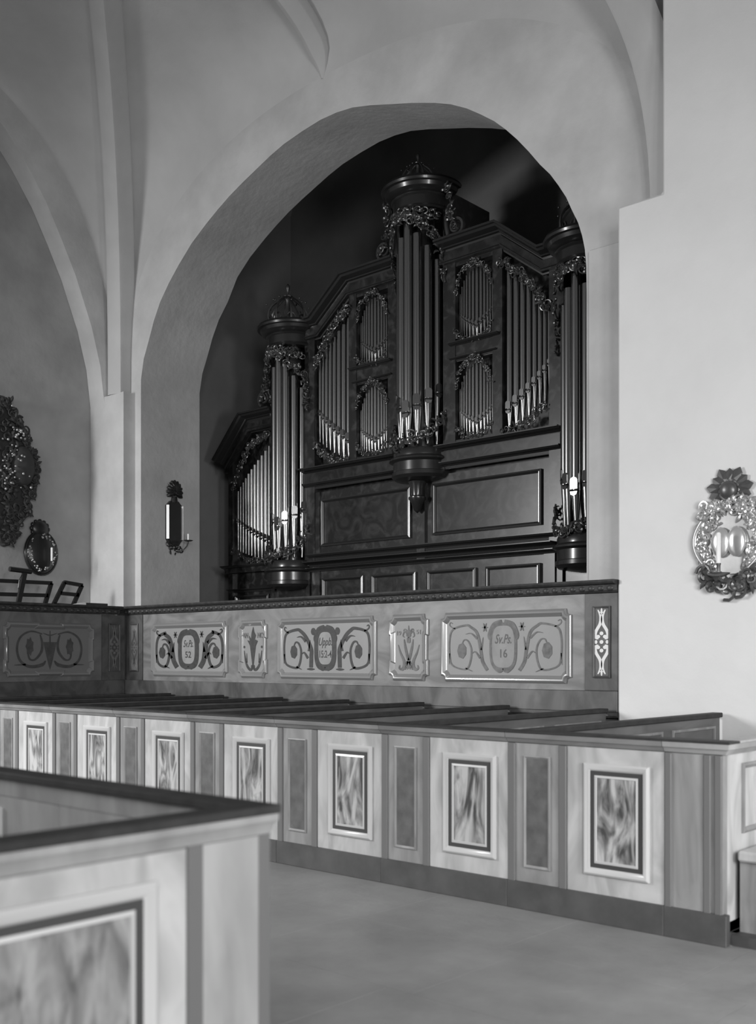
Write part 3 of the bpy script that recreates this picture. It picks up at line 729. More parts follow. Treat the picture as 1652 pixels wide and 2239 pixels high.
def painted(pan, x0, x1, z0, z1, kind, m, txt):
    w = x1-x0; h = z1-z0; cx = (x0+x1)/2; cz = (z0+z1)/2
    def fm(px, pz, hh): return V((cx+px, -.006-hh, cz+pz))
    bm = B()
    if kind in ('scroll', 'scroll2', 'scroll3'):
        U = h/2; AX = {'scroll': 1.68, 'scroll2': 2.05, 'scroll3': 2.03}[kind]; kx = w/2/U/AX
        def f2(px, pz, hh): return fm(px*U*kx, pz*U, hh)
        th = {'scroll': .13, 'scroll2': .105, 'scroll3': .065}[kind]
        for s in (-1, 1):
            bm = B(); e = AX*.90; i = .46
            if kind == 'scroll2': foot = [(i+.16, -.68), (i+.15, -.3), (i+.16, .0)]
            else: foot = [(i+.06, -.72), (i+.22, -.45), (i+.28, -.1)]
            top = [(i+.40, .42), (i+.62, .62), ((i+e)/2+.1, .68), (e-.14, .56), (e-.02, .25), (e-.02, -.25), (e-.12, -.58), ((i+e)/2+.12, -.70), ((i+e)/2-.04, -.50), ((i+e)/2-.09, -.1), ((i+e)/2+.02, .18), ((i+e)/2+.16, .22), ((i+e)/2+.24, .08)]
            path = [(s*x, z) for x, z in foot+top]
            stroke(bm, path, [th*1.5, th*1.5, th*1.35, th*1.2, th, th*.8, th*.7, th*.7, th*.8, th*.8, th*.7, th*.6, th*.3], f2)
            fl = ((i+e)/2+.24, -.12)
            blob(bm, (s*fl[0], fl[1]), .15, .24, f2, .0035, 14, .05)
            stroke(bm, [(s*(i+.26), -.1), (s*(i+.20), .3)], [th, .01], f2)
            stroke(bm, [(s*(i+.30), -.35), (s*(i+.46), -.15), (s*(i+.56), -.2)], [th, th*.6, .01], f2)
            stroke(bm, [(s*(i+.40), .25), (s*(i+.60), .42), (s*(i+.80), .40)], [th, th*.6, .01], f2)
            stroke(bm, [(s*(e-.22), .58), (s*(e-.10), .62), (s*(e-.02), .70), (s*(e-.05), .78), (s*(e-.12), .74)], [th*.6, th*.5, th*.4, th*.4, .02], f2)
            stroke(bm, [(s*((i+e)/2+.12), -.66), (s*((i+e)/2-.12), -.76)], [th*.8, .01], f2)
            stroke(bm, [(s*(e-.02), -.2), (s*(e+.0), -.55)], [th*.6, .01], f2)
            if kind == 'scroll2': blob(bm, (s*(i+.06), .60), .10, .13, f2, .0035)
            else:
                for k in range(3):
                    a = PI*k/3; stroke(bm, [(s*(i+.14)-.1*math.cos(a), .60-.15*math.sin(a)), (s*(i+.14), .60), (s*(i+.14)+.1*math.cos(a), .60+.15*math.sin(a))], [.01, .06, .01], f2, .0035)
            if kind == 'scroll2': stroke(bm, [(s*(i+.0), -.74), (s*(i+.34), -.74)], [.02, .10, .02], f2)
            obj('painted_scroll', bm, m, pan, world=False)
        # cartouche ring and pale centre
        bm = B(); ring = []
        rx, rz = .42, .70
        pts = [(rx*(abs(math.cos(a))**.62)*(1 if math.cos(a) > 0 else -1), rz*(abs(math.sin(a))**.62)*(1 if math.sin(a) > 0 else -1)) for a in [2*PI*k/40 for k in range(40)]]
        def ringm(k0, k1, hh, bm):
            a = [bm.verts.new(f2(x*k0, z*k0, hh)) for x, z in pts]; b = [bm.verts.new(f2(x*k1, z*(1-(1-k1)*.6), hh)) for x, z in pts]
            for q in range(40): bm.faces.new((a[q], a[(q+1) % 40], b[(q+1) % 40], b[q]))
        ringm(1.12 if kind != 'scroll3' else 1.05, .70 if kind != 'scroll3' else .86, .0042, bm)
        for s in (-1, 1):
            stroke(bm, [(s*.05, .78), (s*.30, .68), (s*.45, .38), (s*.44, .22)], [.10, .12, .10, .04], f2, .005)
            stroke(bm, [(s*.30, -.60), (s*.12, -.74), (0, -.66)], [.10, .12, .06], f2, .005)
        obj('cartouche_ring', bm, m if kind != 'scroll3' else PAINTM, pan, world=False)
        bm = B(); vs = [bm.verts.new(f2(x*.90, z*.93, .0036)) for x, z in pts]; bm.faces.new(vs); obj('cartouche_field', bm, CARTC, pan, world=False)
        l1 = text(txt[0], U*.40, fm, 0, U*.22, .35, .0052, kx*.62*(.82 if kind == 'scroll' else 1)); l2 = text(txt[1], U*.36, fm, 0, -U*.22, .0, .0052, kx*(.62 if kind == 'scroll2' else .8))
        me = bpy.data.meshes.new('t'); l2.to_mesh(me); l1.from_mesh(me); l2.free(); bpy.data.meshes.remove(me)
        obj('lettering', l1, PAINTD if kind != 'scroll3' else PAINTG, pan, world=False)
    elif kind == 'torch':
        kx = w/h/.60; fm0 = fm
        def fm(px, pz, hh): return fm0(px*kx, pz, hh)
        poly(bm, [(0, -.26), (-.045, .04), (-.085, .11), (-.05, .10), (-.06, .17), (-.03, .12), (-.02, .20), (.005, .28), (.02, .21), (.045, .17), (.03, .12), (.075, .10), (.045, .04)], fm)
        for s in (-1, 1):
            stroke(bm, [(s*.135, -.02), (s*.115, -.14), (s*.09, -.21), (s*.05, -.255), (s*.02, -.25), (s*.02, -.20)], [.006, .022, .03, .035, .03, .01], fm)
            stroke(bm, [(s*.095, -.05), (s*.095, -.17)], [.003, .02], fm)
            blob(bm, (s*.135, .025), .013, .016, fm)
        obj('painted_torch', bm, m, pan, world=False)
        a = text(txt[0], .095, fm, -.115, .165, 0, .004, .62); b = text(txt[1], .095, fm, .115, .165, 0, .004, .62)
        me = bpy.data.meshes.new('t'); b.to_mesh(me); a.from_mesh(me); b.free(); bpy.data.meshes.remove(me)
        obj('lettering', a, PAINTM, pan, world=False)
    elif kind == 'crossed':
        kx = w/h/.66; fm0 = fm
        def fm(px, pz, hh): return fm0(px*kx, pz, hh)
        for s in (-1, 1):
            stroke(bm, [(s*.055, .09), (s*.04, 0), (s*.015, -.10), (0, -.14)], [.008, .026, .03, .03], fm)
            stroke(bm, [(s*.13, .03), (s*.10, -.06), (s*.06, -.14), (s*.055, -.20), (s*.08, -.235), (s*.115, -.225), (s*.11, -.19)], [.006, .02, .03, .04, .035, .02, .01], fm)
            stroke(bm, [(s*.015, .14), (s*.05, .175), (s*.07, .13), (s*.05, .11)], [.012, .014, .012, .004], fm)
            stroke(bm, [(0, .15), (s*.045, .20), (s*.065, .18)], [.02, .014, .004], fm)
            stroke(bm, [(s*.01, -.15), (s*.045, -.24)], [.03, .01], fm)
        poly(bm, [(0, -.14), (-.025, -.15), (-.02, -.24), (0, -.22), (.02, -.24), (.025, -.15)], fm)
        blob(bm, (0, .15), .03, .045, fm, .0035, 12, .1); blob(bm, (0, .08), .025, .035, fm, .0035, 8, .1); stroke(bm, [(0, .17), (0, .24)], [.02, .003], fm)
        obj('painted_emblem', bm, m, pan, world=False)
        a = text(txt[0], .065, fm, -.125, .155, 0, .004); b = text(txt[1], .065, fm, .125, .165, 0, .004)
        me = bpy.data.meshes.new('t'); b.to_mesh(me); a.from_mesh(me); b.free(); bpy.data.meshes.remove(me)
        obj('lettering', a, mat('painted_figures_faint', .2, .6), pan, world=False)
    elif kind == 'wing':
        kx = w/h/1.68; fm0 = fm
        def fm(px, pz, hh): return fm0(px*kx, pz, hh)
        for s, c, ou in ((-1, -.72, 0), (1, .72, 0)):
            U = h/2
            def f2(px, pz, hh): return fm(px*U, pz*U, hh)
            stroke(bm, [(c+s*-.42, .62), (c, .72), (c+s*.38, .50), (c+s*.52, .05), (c+s*.40, -.45), (c+s*.05, -.68), (c-s*.40, -.62), (c-s*.55, -.45)], [.05, .07, .08, .08, .09, .12, .14, .04], f2)
            stroke(bm, [(c-s*.34, .60), (c-s*.42, .25), (c-s*.38, -.1), (c-s*.15, -.40), (c+s*.05, -.38), (c+s*.12, -.1)], [.05, .09, .1, .08, .07, .05], f2)
            blob(bm, (c+s*.05, .12), .14, .34, f2, .0035, 14, .14)
            stroke(bm, [(c+s*.2, -.6), (c+s*.62, -.62)], [.08, .02], f2)
        poly(bm, [(-.085, .10), (.085, .10), (.02, -.20), (0, -.27), (-.02, -.20)], fm); stroke(bm, [(0, .10), (0, .25)], [.02, .01], fm); stroke(bm, [(-.09, .22), (0, .19), (.09, .22)], [.004, .02, .004], fm, .0035)
        obj('painted_scrollwork', bm, m, pan, world=False)
for (a, b, kind, m, txt, side) in ((335, 496, 'scroll', PAINTD, ('Sv.Ps.', '52'), 0), (526, 582, 'torch', PAINTD, ('AN', 'NO'), .018), (612, 820, 'scroll2', PAINTD, ('Uppb.', '15:2-4'), 0),
                                (856, 933, 'crossed', PAINTM, ('19', '51'), .018), (970, 1244, 'scroll3', PAINTM, ('Sv.Ps.', '16'), 0)):
    pan = gframe(front, lx(a), lx(b), FZ0, FZ1, 0, GFRAME, GPANEL, side)
    painted(pan, lx(a), lx(b), FZ0, FZ1, kind, m, txt)
    pan['label'] = {'scroll': 'painted panel lettered Sv.Ps. 52 with dark scrolls', 'torch': 'narrow panel with a torch and AN NO', 'scroll2': 'painted panel lettered Uppb. 15:2-4', 'crossed': 'narrow panel with crossed stems', 'scroll3': 'painted panel lettered Sv.Ps. 16 with pale scrolls'}[kind]
# wing
wing = thing('gallery_parapet', 'dark gallery parapet wing with one painted scroll panel at the left edge', 'parapet', (GX0, YG, GZ0), PI/2)
def wy(x): return PX(x, 1400, GX0).y-YG          # local x = world Y - YG
WL = -5.2
obj('parapet_field', bx((WL, 0, .20), (wy(222), .06, 1.11)), GWFIELD, wing, world=False)
obj('base_rail', bx((WL, -.03, 0), (-.04, .06, .20)), GDARK, wing, world=False, bevel=.006)
bm = B(); sweep(bm, [V((WL, .08, 1.23)), V((-.13, .08, 1.23))], [(-.10, 0), (.19, 0), (.20, -.02), (.185, -.035), (.13, -.045), (.12, -.095), (.10, -.115), (-.10, -.115)], (0, 0, 1)); obj('hand_rail', bm, GCAP, wing, world=False, smooth=30)
dentils(wing, WL, -.14, 1.155, 51)
bm = B(); sweep(bm, [V((WL, 0, 0)), V((-.05, 0, 0))], [(0, 0), (.05, 0), (.05, -.03), (.02, -.05), (0, -.05)], (0, 0, 1)); obj('base_moulding', bm, GDARK, wing, world=False)
pilaster(wing, wy(222), -.03, .20, 1.11, 0, GDARK, marble('pilaster_panel_dark2', .05, .09, rough=.5), PAINTM, .95)
wa_, wb_ = wy(10), wy(201)
pan = gframe(wing, wa_, wb_, FZ0, FZ1, 0, mat('wing_moulding', .2, .25, coat=.4), GWPANEL, .016, (wa_+(wb_-wa_)*.36, wa_+(wb_-wa_)*.64, .015)); painted(pan, wa_, wb_, FZ0, FZ1, 'wing', mat('painted_ornament_wing', .06, .6, var=.3, scale=12), None)
# closing panel nearer the camera
pan = gframe(wing, wa_-2.3, wa_-.45, FZ0, FZ1, 0, GTOP, GWPANEL, .016)
# corner block under both rails
struct('trim_8', bx((GX0-.07, YG-.0, GZ0), (GX0, YG+.09, GZ1-.001)), GDARK)

# ------------------------------------------------------------------ box pews across the aisle
YP = 5.66; PH = 1.14; U0 = -2.846; UN = 1.093; DW = .655
def ord_(k): return ['first', 'second', 'third', 'fourth', 'fifth', 'sixth', 'seventh', 'eighth', 'ninth'][k]
SWN = {}
def rect_frame(bm, x0, x1, z0, z1, y, prof, mi=0):
    sweep(bm, [V((x0, y, z0)), V((x1, y, z0)), V((x1, y, z1)), V((x0, y, z1))], prof, (0, -1, 0), closed=True, mi=mi)
def make_pew():
    t = thing('box_pew', '', 'pew', (U0, YP, 0), 0, 'box pews beyond the aisle')
    a, b = U0-DW, U0; c = a-(UN-DW)
    door = obj('pew_door', bx((a+.004, YP-.012, .17), (b-.004, YP+.03, 1.06)), PEWL, t)
    # moulding, dark border, marbled field
    x0, x1, z0, z1 = a+.17, b-.14, .335, .92
    bm = B(); rect_frame(bm, x0-.045, x1+.045, z0-.045, z1+.045, YP-.012, [(0, 0), (0, .016), (-.012, .024), (-.03, .018), (-.045, .004), (-.045, 0)]); obj('door_moulding', bm, PEWW, door, smooth=30)
    bm = B(); rect_frame(bm, x0, x1, z0, z1, YP-.012, [(0, 0), (0, .008), (-.026, .008), (-.026, 0)]); obj('door_border', bm, PEWD, door)
    bm = B(); rect_frame(bm, x0+.026, x1-.026, z0+.026, z1-.026, YP-.012, [(0, 0), (0, .007), (-.014, .010), (-.018, 0)]); obj('door_inner_bead', bm, PEWW, door)
    obj('door_field', bx((x0+.03, YP-.016, z0+.03), (x1-.03, YP-.01, z1-.03)), PEWM, door)
    post = obj('pew_post', bx((c, YP-.010, .17), (a, YP+.03, 1.06)), PEWG, t)
    for xx in (c+.028, a-.028):
        obj('post_strip', bx((xx-.026, YP-.022, .17), (xx+.026, YP-.008, 1.06)), PEWS, post, bevel=.003)
    px0, px1 = (c+a)/2-.086, (c+a)/2+.086
    obj('post_panel', bx((px0, YP-.013, .28), (px1, YP-.006, .97)), PEWP, post)
    bm = B(); rect_frame(bm, px0-.012, px1+.012, .268, .982, YP-.010, [(0, 0), (0, .010), (-.006, .012), (-.018, .004), (-.018, 0)]); obj('post_moulding', bm, PEWG, post)
    bm = B(); sweep(bm, [V((c+.002, YP, PH)), V((b-.002, YP, PH))], [(.055, -.012), (.050, -.045), (.038, -.05), (.022, -.075), (0, -.08), (-.05, -.08), (-.05, -.012)], (0, 0, 1)); cap = obj('pew_cap', bm, PEWC2, t, smooth=25)
    obj('cap_board', bx((c, YP-.062, PH-.014), (b, YP+.085, PH)), PEWT, cap, bevel=.004)
    obj('pew_plinth', bx((c, YP-.032, 0), (b, YP+.02, .175)), PLINTH, t, bevel=.004)
    # bench back along the pew with its cap, and seat
    xb = c+.05
    back = obj('pew_back', bx((xb, YP+.03, .12), (xb+.03, 8.66, 1.10)), PEWB, t)
    obj('back_cap', bx((xb-.035, YP+.085, 1.10), (xb+.06, 8.66, 1.14)), PEWT, back, bevel=.006)
    for i in range(3):
        y0 = YP+.22+i*.95; bm = B()
        sweep(bm, [V((xb+.03, y0, .55)), V((xb+.03, y0+.78, .55)), V((xb+.03, y0+.78, 1.03)), V((xb+.03, y0, 1.03))], [(0, 0), (0, .012), (-.02, .012), (-.02, 0)], (1, 0, 0), closed=True); obj('back_panel_frame', bm, PEWG, back)
    obj('seat', bx((xb+.03, YP+.04, .42), (xb+.42, 8.66, .46)), PEWIN, t)
    obj('seat_support', bx((xb+.05, YP+.9, 0), (xb+.38, YP+.94, .42)), PEWIN, t); obj('seat_support', bx((xb+.05, YP+2.1, 0), (xb+.38, YP+2.14, .42)), PEWIN, t)
    return t
pew0 = make_pew()
def copy_tree(o, parent=None):
    c = o.copy(); C.objects.link(c); c.parent = parent
    for ch in list(o.children): copy_tree(ch, c)
    return c
PL = ['light marbled box pew nearest the right end, its door panel brightly veined', 'second box pew from the right end of the far row', 'third box pew from the right end, at the middle of the far row',
      'fourth box pew from the right end, just right of the near pew corner', 'fifth box pew from the right end, half hidden by the near pew corner', 'sixth box pew from the right end, under the first gallery panel',
      'seventh box pew from the right end, below the gallery corner', 'eighth box pew from the right end, below the gallery wing']
kids = {}
for k in range(8):
    o = pew0 if k == 0 else copy_tree(pew0)
    o.location.x = U0-UN*k; o['label'] = PL[k]
struct('trim_9', bx((U0-UN*8-3.0, YP-.02, 0), (U0-UN*8, YP+.04, PH)), PEWG)
# pew front at the right end, with its bench
pf = thing('pew_front', 'grey end post and bright front panel closing the far pew row at right', 'pew front', (-2.5, YP, 0))
XE = -2.50
p = obj('end_post', bx((U0, YP-.012, .17), (XE, YP+.05, 1.06)), PEWG, pf)
for xx in (U0+.025, XE-.085, XE-.02): obj('post_strip', bx((xx-.022, YP-.024, .17), (xx+.018, YP-.01, 1.06)), PEWS, p, bevel=.003)
fp = obj('front_panel', bx((XE-.04, YP+.05, .12), (XE, 8.66, 1.06)), PEWL, pf)
for i in range(3):
    y0 = YP+.24+i*.9; bm = B()
    sweep(bm, [V((XE, y0, .60)), V((XE, y0+.74, .60)), V((XE, y0+.74, 1.0)), V((XE, y0, 1.0))], [(0, 0), (0, .015), (-.012, .02), (-.03, .008), (-.03, 0)], (1, 0, 0), closed=True); obj('panel_moulding', bm, PEWG, fp)
bm = B(); sweep(bm, [V((U0+.002, YP, PH)), V((XE, YP, PH)), V((XE, 8.66, PH))], [(.055, -.012), (.050, -.045), (.038, -.05), (.022, -.075), (0, -.08), (-.05, -.08), (-.05, -.012)], (0, 0, 1)); cap = obj('pew_cap', bm, PEWC, pf, smooth=25)
obj('cap_board', bx((U0, YP-.062, PH-.014), (XE+.062, YP+.085, PH)), PEWT, cap, bevel=.004)
obj('cap_board', bx((XE-.06, YP+.085, PH-.014), (XE+.062, 8.66, PH)), PEWL, cap, bevel=.004)
obj('pew_plinth', bx((U0, YP-.032, 0), (XE+.03, YP+.02, .175)), PLINTH, pf, bevel=.004)
fb_ = thing('front_bench', 'pale bench board set against the pew front at the right edge', 'bench', (XE+.2, 7.2, 0))
obj('seat', bx((XE+.035, YP+.10, .46), (XE+.40, 8.6, .52)), PEWL, fb_, bevel=.012)
obj('bench_end', bx((XE+.035, YP+.14, 0), (XE+.20, YP+.18, .46)), PEWG, fb_); obj('bench_end', bx((XE+.035, 8.4, 0), (XE+.20, 8.44, .46)), PEWG, fb_)
obj('bench_apron', bx((XE+.035, YP+.18, .05), (XE+.06, 8.4, .46)), PEWG, fb_)
obj('bench_plinth', bx((XE+.035, YP+.04, 0), (XE+.5, YP+.14, .06)), PLINTH, fb_)

# ------------------------------------------------------------------ near pew block
XN, YN = -2.50, 2.29
np_ = thing('box_pew', 'large blurred foreground box pew with light marbled front and dark cap', 'pew', (XN, YN, 0))
yb = -1.6
YB2 = YN-.045
body = obj('front_board', bx((XN-.04, yb, .17), (XN-.0, YB2, 1.06)), PEWL, np_)
# corner strips on the +X face
for (p0, p1, mm, dd) in ((586, 562, PEWS, .012), (440, 407, PEWS, .012)):
    y0, y1 = PX(p0, 1900, XN).y, PX(p1, 1900, XN).y
    obj('corner_strip', bx((XN-.01, y0, .17), (XN+dd, y1, 1.06)), mm, np_, bevel=.004)
obj('corner_field', bx((XN-.01, PX(440, 1900, XN).y, .17), (XN+.006, PX(562, 1900, XN).y, 1.06)), PEWC, np_)
ye = PX(310, 1978, XN).y; yl = ye-.62
def xframe(x, y0, y1, z0, z1, prof):
    bm = B(); sweep(bm, [V((x, y0, z0)), V((x, y1, z0)), V((x, y1, z1)), V((x, y0, z1))], prof, (1, 0, 0), closed=True); return bm
for (q0, q1) in ((yl, ye), (yl-1.1, yl-.40)):
    o = obj('panel_moulding', xframe(XN, q0-.045, q1+.045, .29, .965, [(0, 0), (0, .016), (-.012, .024), (-.03, .018), (-.045, .004), (-.045, 0)]), PEWW, np_, smooth=30)
    obj('panel_border', xframe(XN, q0, q1, .335, .92, [(0, 0), (0, .008), (-.026, .008), (-.026, 0)]), PEWD, o)
    obj('panel_inner_bead', xframe(XN, q0+.026, q1-.026, .361, .894, [(0, 0), (0, .007), (-.014, .010), (-.018, 0)]), PEWW, o)
    obj('panel_field', bx((XN-.01, q0+.03, .365), (XN+.004, q1-.03, .89)), marble('near_marbled_panel%d' % int(q0*100), .10, .34, scale=3.0, stretch=(3, 3, .9), rot=(.25, 0, 0), rough=.35, dist=2.0, coat=.2), o)
# aisle side, seen from inside
obj('aisle_board', bx((-9.5, YB2-.035, .12), (XN-.04, YB2-.015, 1.06)), PEWIN, np_)
xs = [PY(65, 1780, YN-.045).x, PY(152, 1780, YN-.045).x]
for i, x in enumerate([XN-.04]+xs[::-1]+[-4.35]):
    x2 = (xs[::-1]+[-4.35, -9.5])[i] if i < 3 else -9.5
    obj('plank', bx((x2+.003, YB2-.045, .14), (x-.003, YB2-.035, 1.055)), PEWIN, np_)
obj('latch_batten', bx((PY(10, 1780, YN-.06).x, YB2-.062, .5), (PY(20, 1780, YN-.06).x, YB2-.045, .99)), PEWW, np_)
obj('aisle_face', bx((-9.5, YB2-.015, .17), (XN-.04, YB2, 1.06)), PEWG, np_)
CP = [(.034, -.012), (.032, -.05), (.024, -.06), (.016, -.09), (0, -.10), (-.05, -.10), (-.05, -.012)]
bm = B(); sweep(bm, [V((XN, yb, PH)), V((XN, YB2, PH)), V((-9.5, YB2, PH))], CP, (0, 0, 1)); cap = obj('pew_cap', bm, PEWC, np_, smooth=25)
obj('cap_board', bx((XN-.06, yb, PH-.028), (XN+.040, YB2+.040, PH)), PEWT, cap, bevel=.004)
obj('cap_board', bx((-9.5, YB2-.08, PH-.028), (XN-.06, YB2+.040, PH)), PEWT, cap, bevel=.004)
obj('pew_plinth', bx((XN-.02, yb, 0), (XN+.03, YB2+.03, .175)), PLINTH, np_, bevel=.004)
obj('pew_plinth', bx((-9.5, YB2-.02, 0), (XN-.02, YB2+.03, .175)), PLINTH, np_, bevel=.004)
obj('pew_back', bx((-4.75, yb, .12), (-4.72, YB2-.06, 1.12)), PEWIN, np_)
obj('seat', bx((-4.72, yb, .42), (-4.30, YB2-.06, .46)), PEWIN, np_)

# ------------------------------------------------------------------ brass sconce on the right pier
sx, sz = onY(1597, YP_), 0
S0 = V((sx, YP_, 2.16))
so = thing('wall_sconce', 'large embossed brass candle sconce with leafy crown on the bright right pier', 'sconce', S0)
def sf(px, pz, h): return V((S0.x+px, S0.y-h, S0.z+pz))
def shield(half, z0, z1, n=24):
    pts = []
    for i in range(n+1):
        t = i/n; z = z0+(z1-z0)*t
        pts.append((half(t), z))
    return pts
hb = lambda t: .10+.21*math.sin(PI*min(1, t*1.02))**.7
pts = shield(hb, .16, .74)
bm = B(); prism(bm, [sf(x, z, .0) for x, z in pts]+[sf(-x, z, .0) for x, z in pts[::-1]], (0, -.03, 0)); obj('back_plate', bm, BRASS, so, smooth=30)
bm = B()
for s in (-1, 1): tube(bm, [sf(s*x, z, .035) for x, z in pts], .022, 8)
obj('raised_rim', bm, BRASS, so, smooth=60)
ring = [(x*.78, .16+(z-.16)*.9+.03) for x, z in pts]
bm = leafwork(lambda a, b, h: sf(a, b, .025+h*.5), [(x*1.02, z) for x, z in ring[2:-1:3]], .085, 90, 301)
obj('embossed_foliage', bm, BRASS, so, smooth=60)
obj('embossed_foliage', leafwork(lambda a, b, h: sf(-a, b, .025+h*.5), [(x*1.02, z) for x, z in ring[2:-1:3]], .085, 90, 302), BRASS, so, smooth=60)
obj('embossed_foliage', leafwork(lambda a, b, h: sf(a, b, .03+h*.8), [(-.24, .70), (-.1, .74), (.1, .74), (.24, .70)], .09, 80, 303), BRASS, so, smooth=60)
# heart-shaped reflector: two lobes
bm = B()
for s in (-1, 1): ball(bm, sf(s*.070, .43, .05), .10, (.85, .4, 1.3), 20)
obj('reflector', bm, MIRROR, so, smooth=70)
# crown of leaves round a ball
cr = []
bm = B(); 
def leaf(bm, cx, cz, a, l, w, h=.02):
    d = V((math.cos(a), 0, math.sin(a))); n = V((-math.sin(a), 0, math.cos(a))); c = sf(cx, cz, h)
    P = [c, c+d*l*.4+n*w, c+d*l*.82+n*w*.85, c+d*l, c+d*l*.82-n*w*.85, c+d*l*.4-n*w]
    top = [bm.verts.new(p+V((0, -.012, 0))) for p in P]; bot = [bm.verts.new(p) for p in P]
    mid = bm.verts.new(c+d*l*.5+V((0, -.035, 0)))
    for i in range(6): bm.faces.new((top[i], top[(i+1) % 6], mid)); bm.faces.new((top[i], bot[i], bot[(i+1) % 6], top[(i+1) % 6]))
    bm.faces.new(bot)
for i in range(9):
    a = math.radians(-15+i*26.25); leaf(bm, 0, .87, a, .19+.02*(i % 2), .045, .012+.004*(i % 2))
crn = obj('leaf_crown', bm, BRASSD, so)
bm = B(); ball(bm, sf(0, .87, .05), .078, (1, .6, 1), 20); obj('crown_boss', bm, BRASSD, crn, smooth=70)
bm = B(); lathe(bm, (0, 0, 0), [(.078, -.01), (.092, -.006), (.096, .006), (.088, .014), (.078, .01)], 26)
bm.transform(Matrix.Translation(sf(0, .87, .03)) @ Matrix.Rotation(PI/2, 4, 'X')); obj('boss_ring', bm, BRASS, crn, smooth=50)
for k in range(7):
    pass
# lower scrolls, drip pan, candle
bm = leafwork(lambda a, b, h: sf(a, b, .02+h), [(-.22, .15), (-.12, .09), (0, .05), (.12, .09), (.22, .15)], .12, 60, 305, spread=.35)
obj('lower_scrolls', bm, BRASSD, so, smooth=60)
CXY = sf(-.02, 0, .20)
bm = B(); tube(bm, [sf(0, .12, .02), sf(0, .09, .10), sf(-.01, .10, .17), CXY+V((0, 0, .14))], .012, 8); arm = obj('candle_arm', bm, BRASSD, so, smooth=60)
bm = B(); lathe(bm, CXY+V((0, 0, .13)), [(0, 0), (.05, .0), (.09, .02), (.095, .028), (.05, .02), (.016, .03), (.016, .09), (.02, .10), (.02, .11), (0, .11)], 20); obj('drip_pan', bm, BRASSD, arm, smooth=50)
bm = B(); lathe(bm, CXY+V((0, 0, .235)), [(0, 0), (.019, 0), (.019, .25), (.012, .262), (0, .262)], 14)
tag(obj('candle', bm, WAX, smooth=50), 'white candle standing in the large brass sconce on the right pier', 'candle')

# ------------------------------------------------------------------ mirror sconce on the arch jamb
XJ = outer[0][0]
a0, a1 = PX(361, 1130, XJ).y, PX(394, 1130, XJ).y
jm = thing('wall_sconce', 'dark mirror sconce with leafy crest and two bright upright edges on the arch jamb', 'sconce', (XJ, (a0+a1)/2, 3.29))
yc = (a0+a1)/2; hw = (a1-a0)/2
zl, zh = zat(1175, 15.6), zat(1100, 15.6)
out = [(-hw, zl), (-hw*.5, zl-.10), (hw*.5, zl-.10), (hw, zl), (hw, zh), (hw*.5, zh+.07), (-hw*.5, zh+.07), (-hw, zh)]
bm = B(); prism(bm, [V((XJ, yc+y, z)) for y, z in out], (.05, 0, 0)); obj('mirror_back', bm, BLACK, jm)
bm = B(); prism(bm, [V((XJ+.05, yc+y*.78, (z-(zl+zh)/2)*.93+(zl+zh)/2)) for y, z in out], (.012, 0, 0)); obj('mirror_glass', bm, BLACK, jm)
for s in (-1, 1):
    y0 = yc+s*hw*.93
    bm = B(); prism(bm, [V((XJ+.045, y0-.022, zl+.0)), V((XJ+.085, y0, zl+.0)), V((XJ+.045, y0+.022, zl+.0))], (0, 0, zh-zl)); obj('cut_edge', bm, EDGE, jm)
bm = B()
def jf(a, b, h): return V((XJ+.03+h, yc+a, b))
for i in range(11):
    a = math.radians(-20+i*22); c = jf(0, zh+.20, 0)
    tube(bm, [c, c+V((.04, math.cos(a)*.09, math.sin(a)*.11)), c+V((.012, math.cos(a)*.145, math.sin(a)*.18))], [.02, .042, .018], 6)
ball(bm, jf(0, zh+.20, .01), .05, (.7, 1, 1.1), 12); tube(bm, [jf(0, zh+.05, 0), jf(0, zh+.14, .01)], [.06, .04], 8)
obj('carved_crest', bm, BLACK, jm, smooth=60)
bm = leafwork(jf, [(-.1, zl-.1), (0, zl-.17), (.1, zl-.1)], .07, 14, 401); obj('lower_scroll', bm, BLACK, jm, smooth=60)
cp = V((XJ+.22, yc+.12, zl-.02))
bm = B(); tube(bm, [V((XJ+.04, yc, zl-.16)), V((XJ+.14, yc+.06, zl-.18)), V((XJ+.20, yc+.11, zl-.10)), cp+V((0, 0, -.02))], .009, 6); arm = obj('candle_arm', bm, BLACK, jm, smooth=60)
bm = B(); lathe(bm, cp, [(0, -.02), (.05, -.01), (.075, .005), (.05, .0), (0, 0)], 14); obj('drip_pan', bm, BLACK, arm, smooth=50)
bm = B(); lathe(bm, cp+V((0, 0, .0)), [(0, 0), (.014, 0), (.014, .10), (0, .105)], 10); tag(obj('candle', bm, WAX, smooth=50), 'short candle stub in the dark mirror sconce on the arch jamb', 'candle')

# ------------------------------------------------------------------ oval sconce and carved epitaph on the left wall
ys = PX(86, 1190, XR).y
os_ = thing('wall_sconce', 'dark oval embossed sconce with round top beside the carved epitaph at left', 'sconce', (XR, ys, 2.86))
zc = zat(1208, 15.25)
bm = B(); ball(bm, (XR+.05, ys, zc), .29, (.28, .86, 1.06), 26); pl = obj('oval_plate', bm, BLACK, os_, smooth=70)
bm = B(); pts = [V((XR+.05, ys+.25*math.cos(a), zc+.31*math.sin(a))) for a in [2*PI*i/32 for i in range(33)]]; tube(bm, pts, .022, 6); obj('oval_rim', bm, BLACK, os_, smooth=60)
bm = B(); rnd = random.Random(9)
for i in range(60):
    a = rnd.uniform(0, 6.28); q = rnd.uniform(.72, .93); ball(bm, (XR+.05+.075*math.sqrt(max(0, 1-q*q))+.01, ys+.25*q*math.cos(a), zc+.30*q*math.sin(a)), rnd.uniform(.010, .018), k=6)
obj('embossed_beads', bm, BRASS, os_, smooth=60)['kind'] = 'stuff'
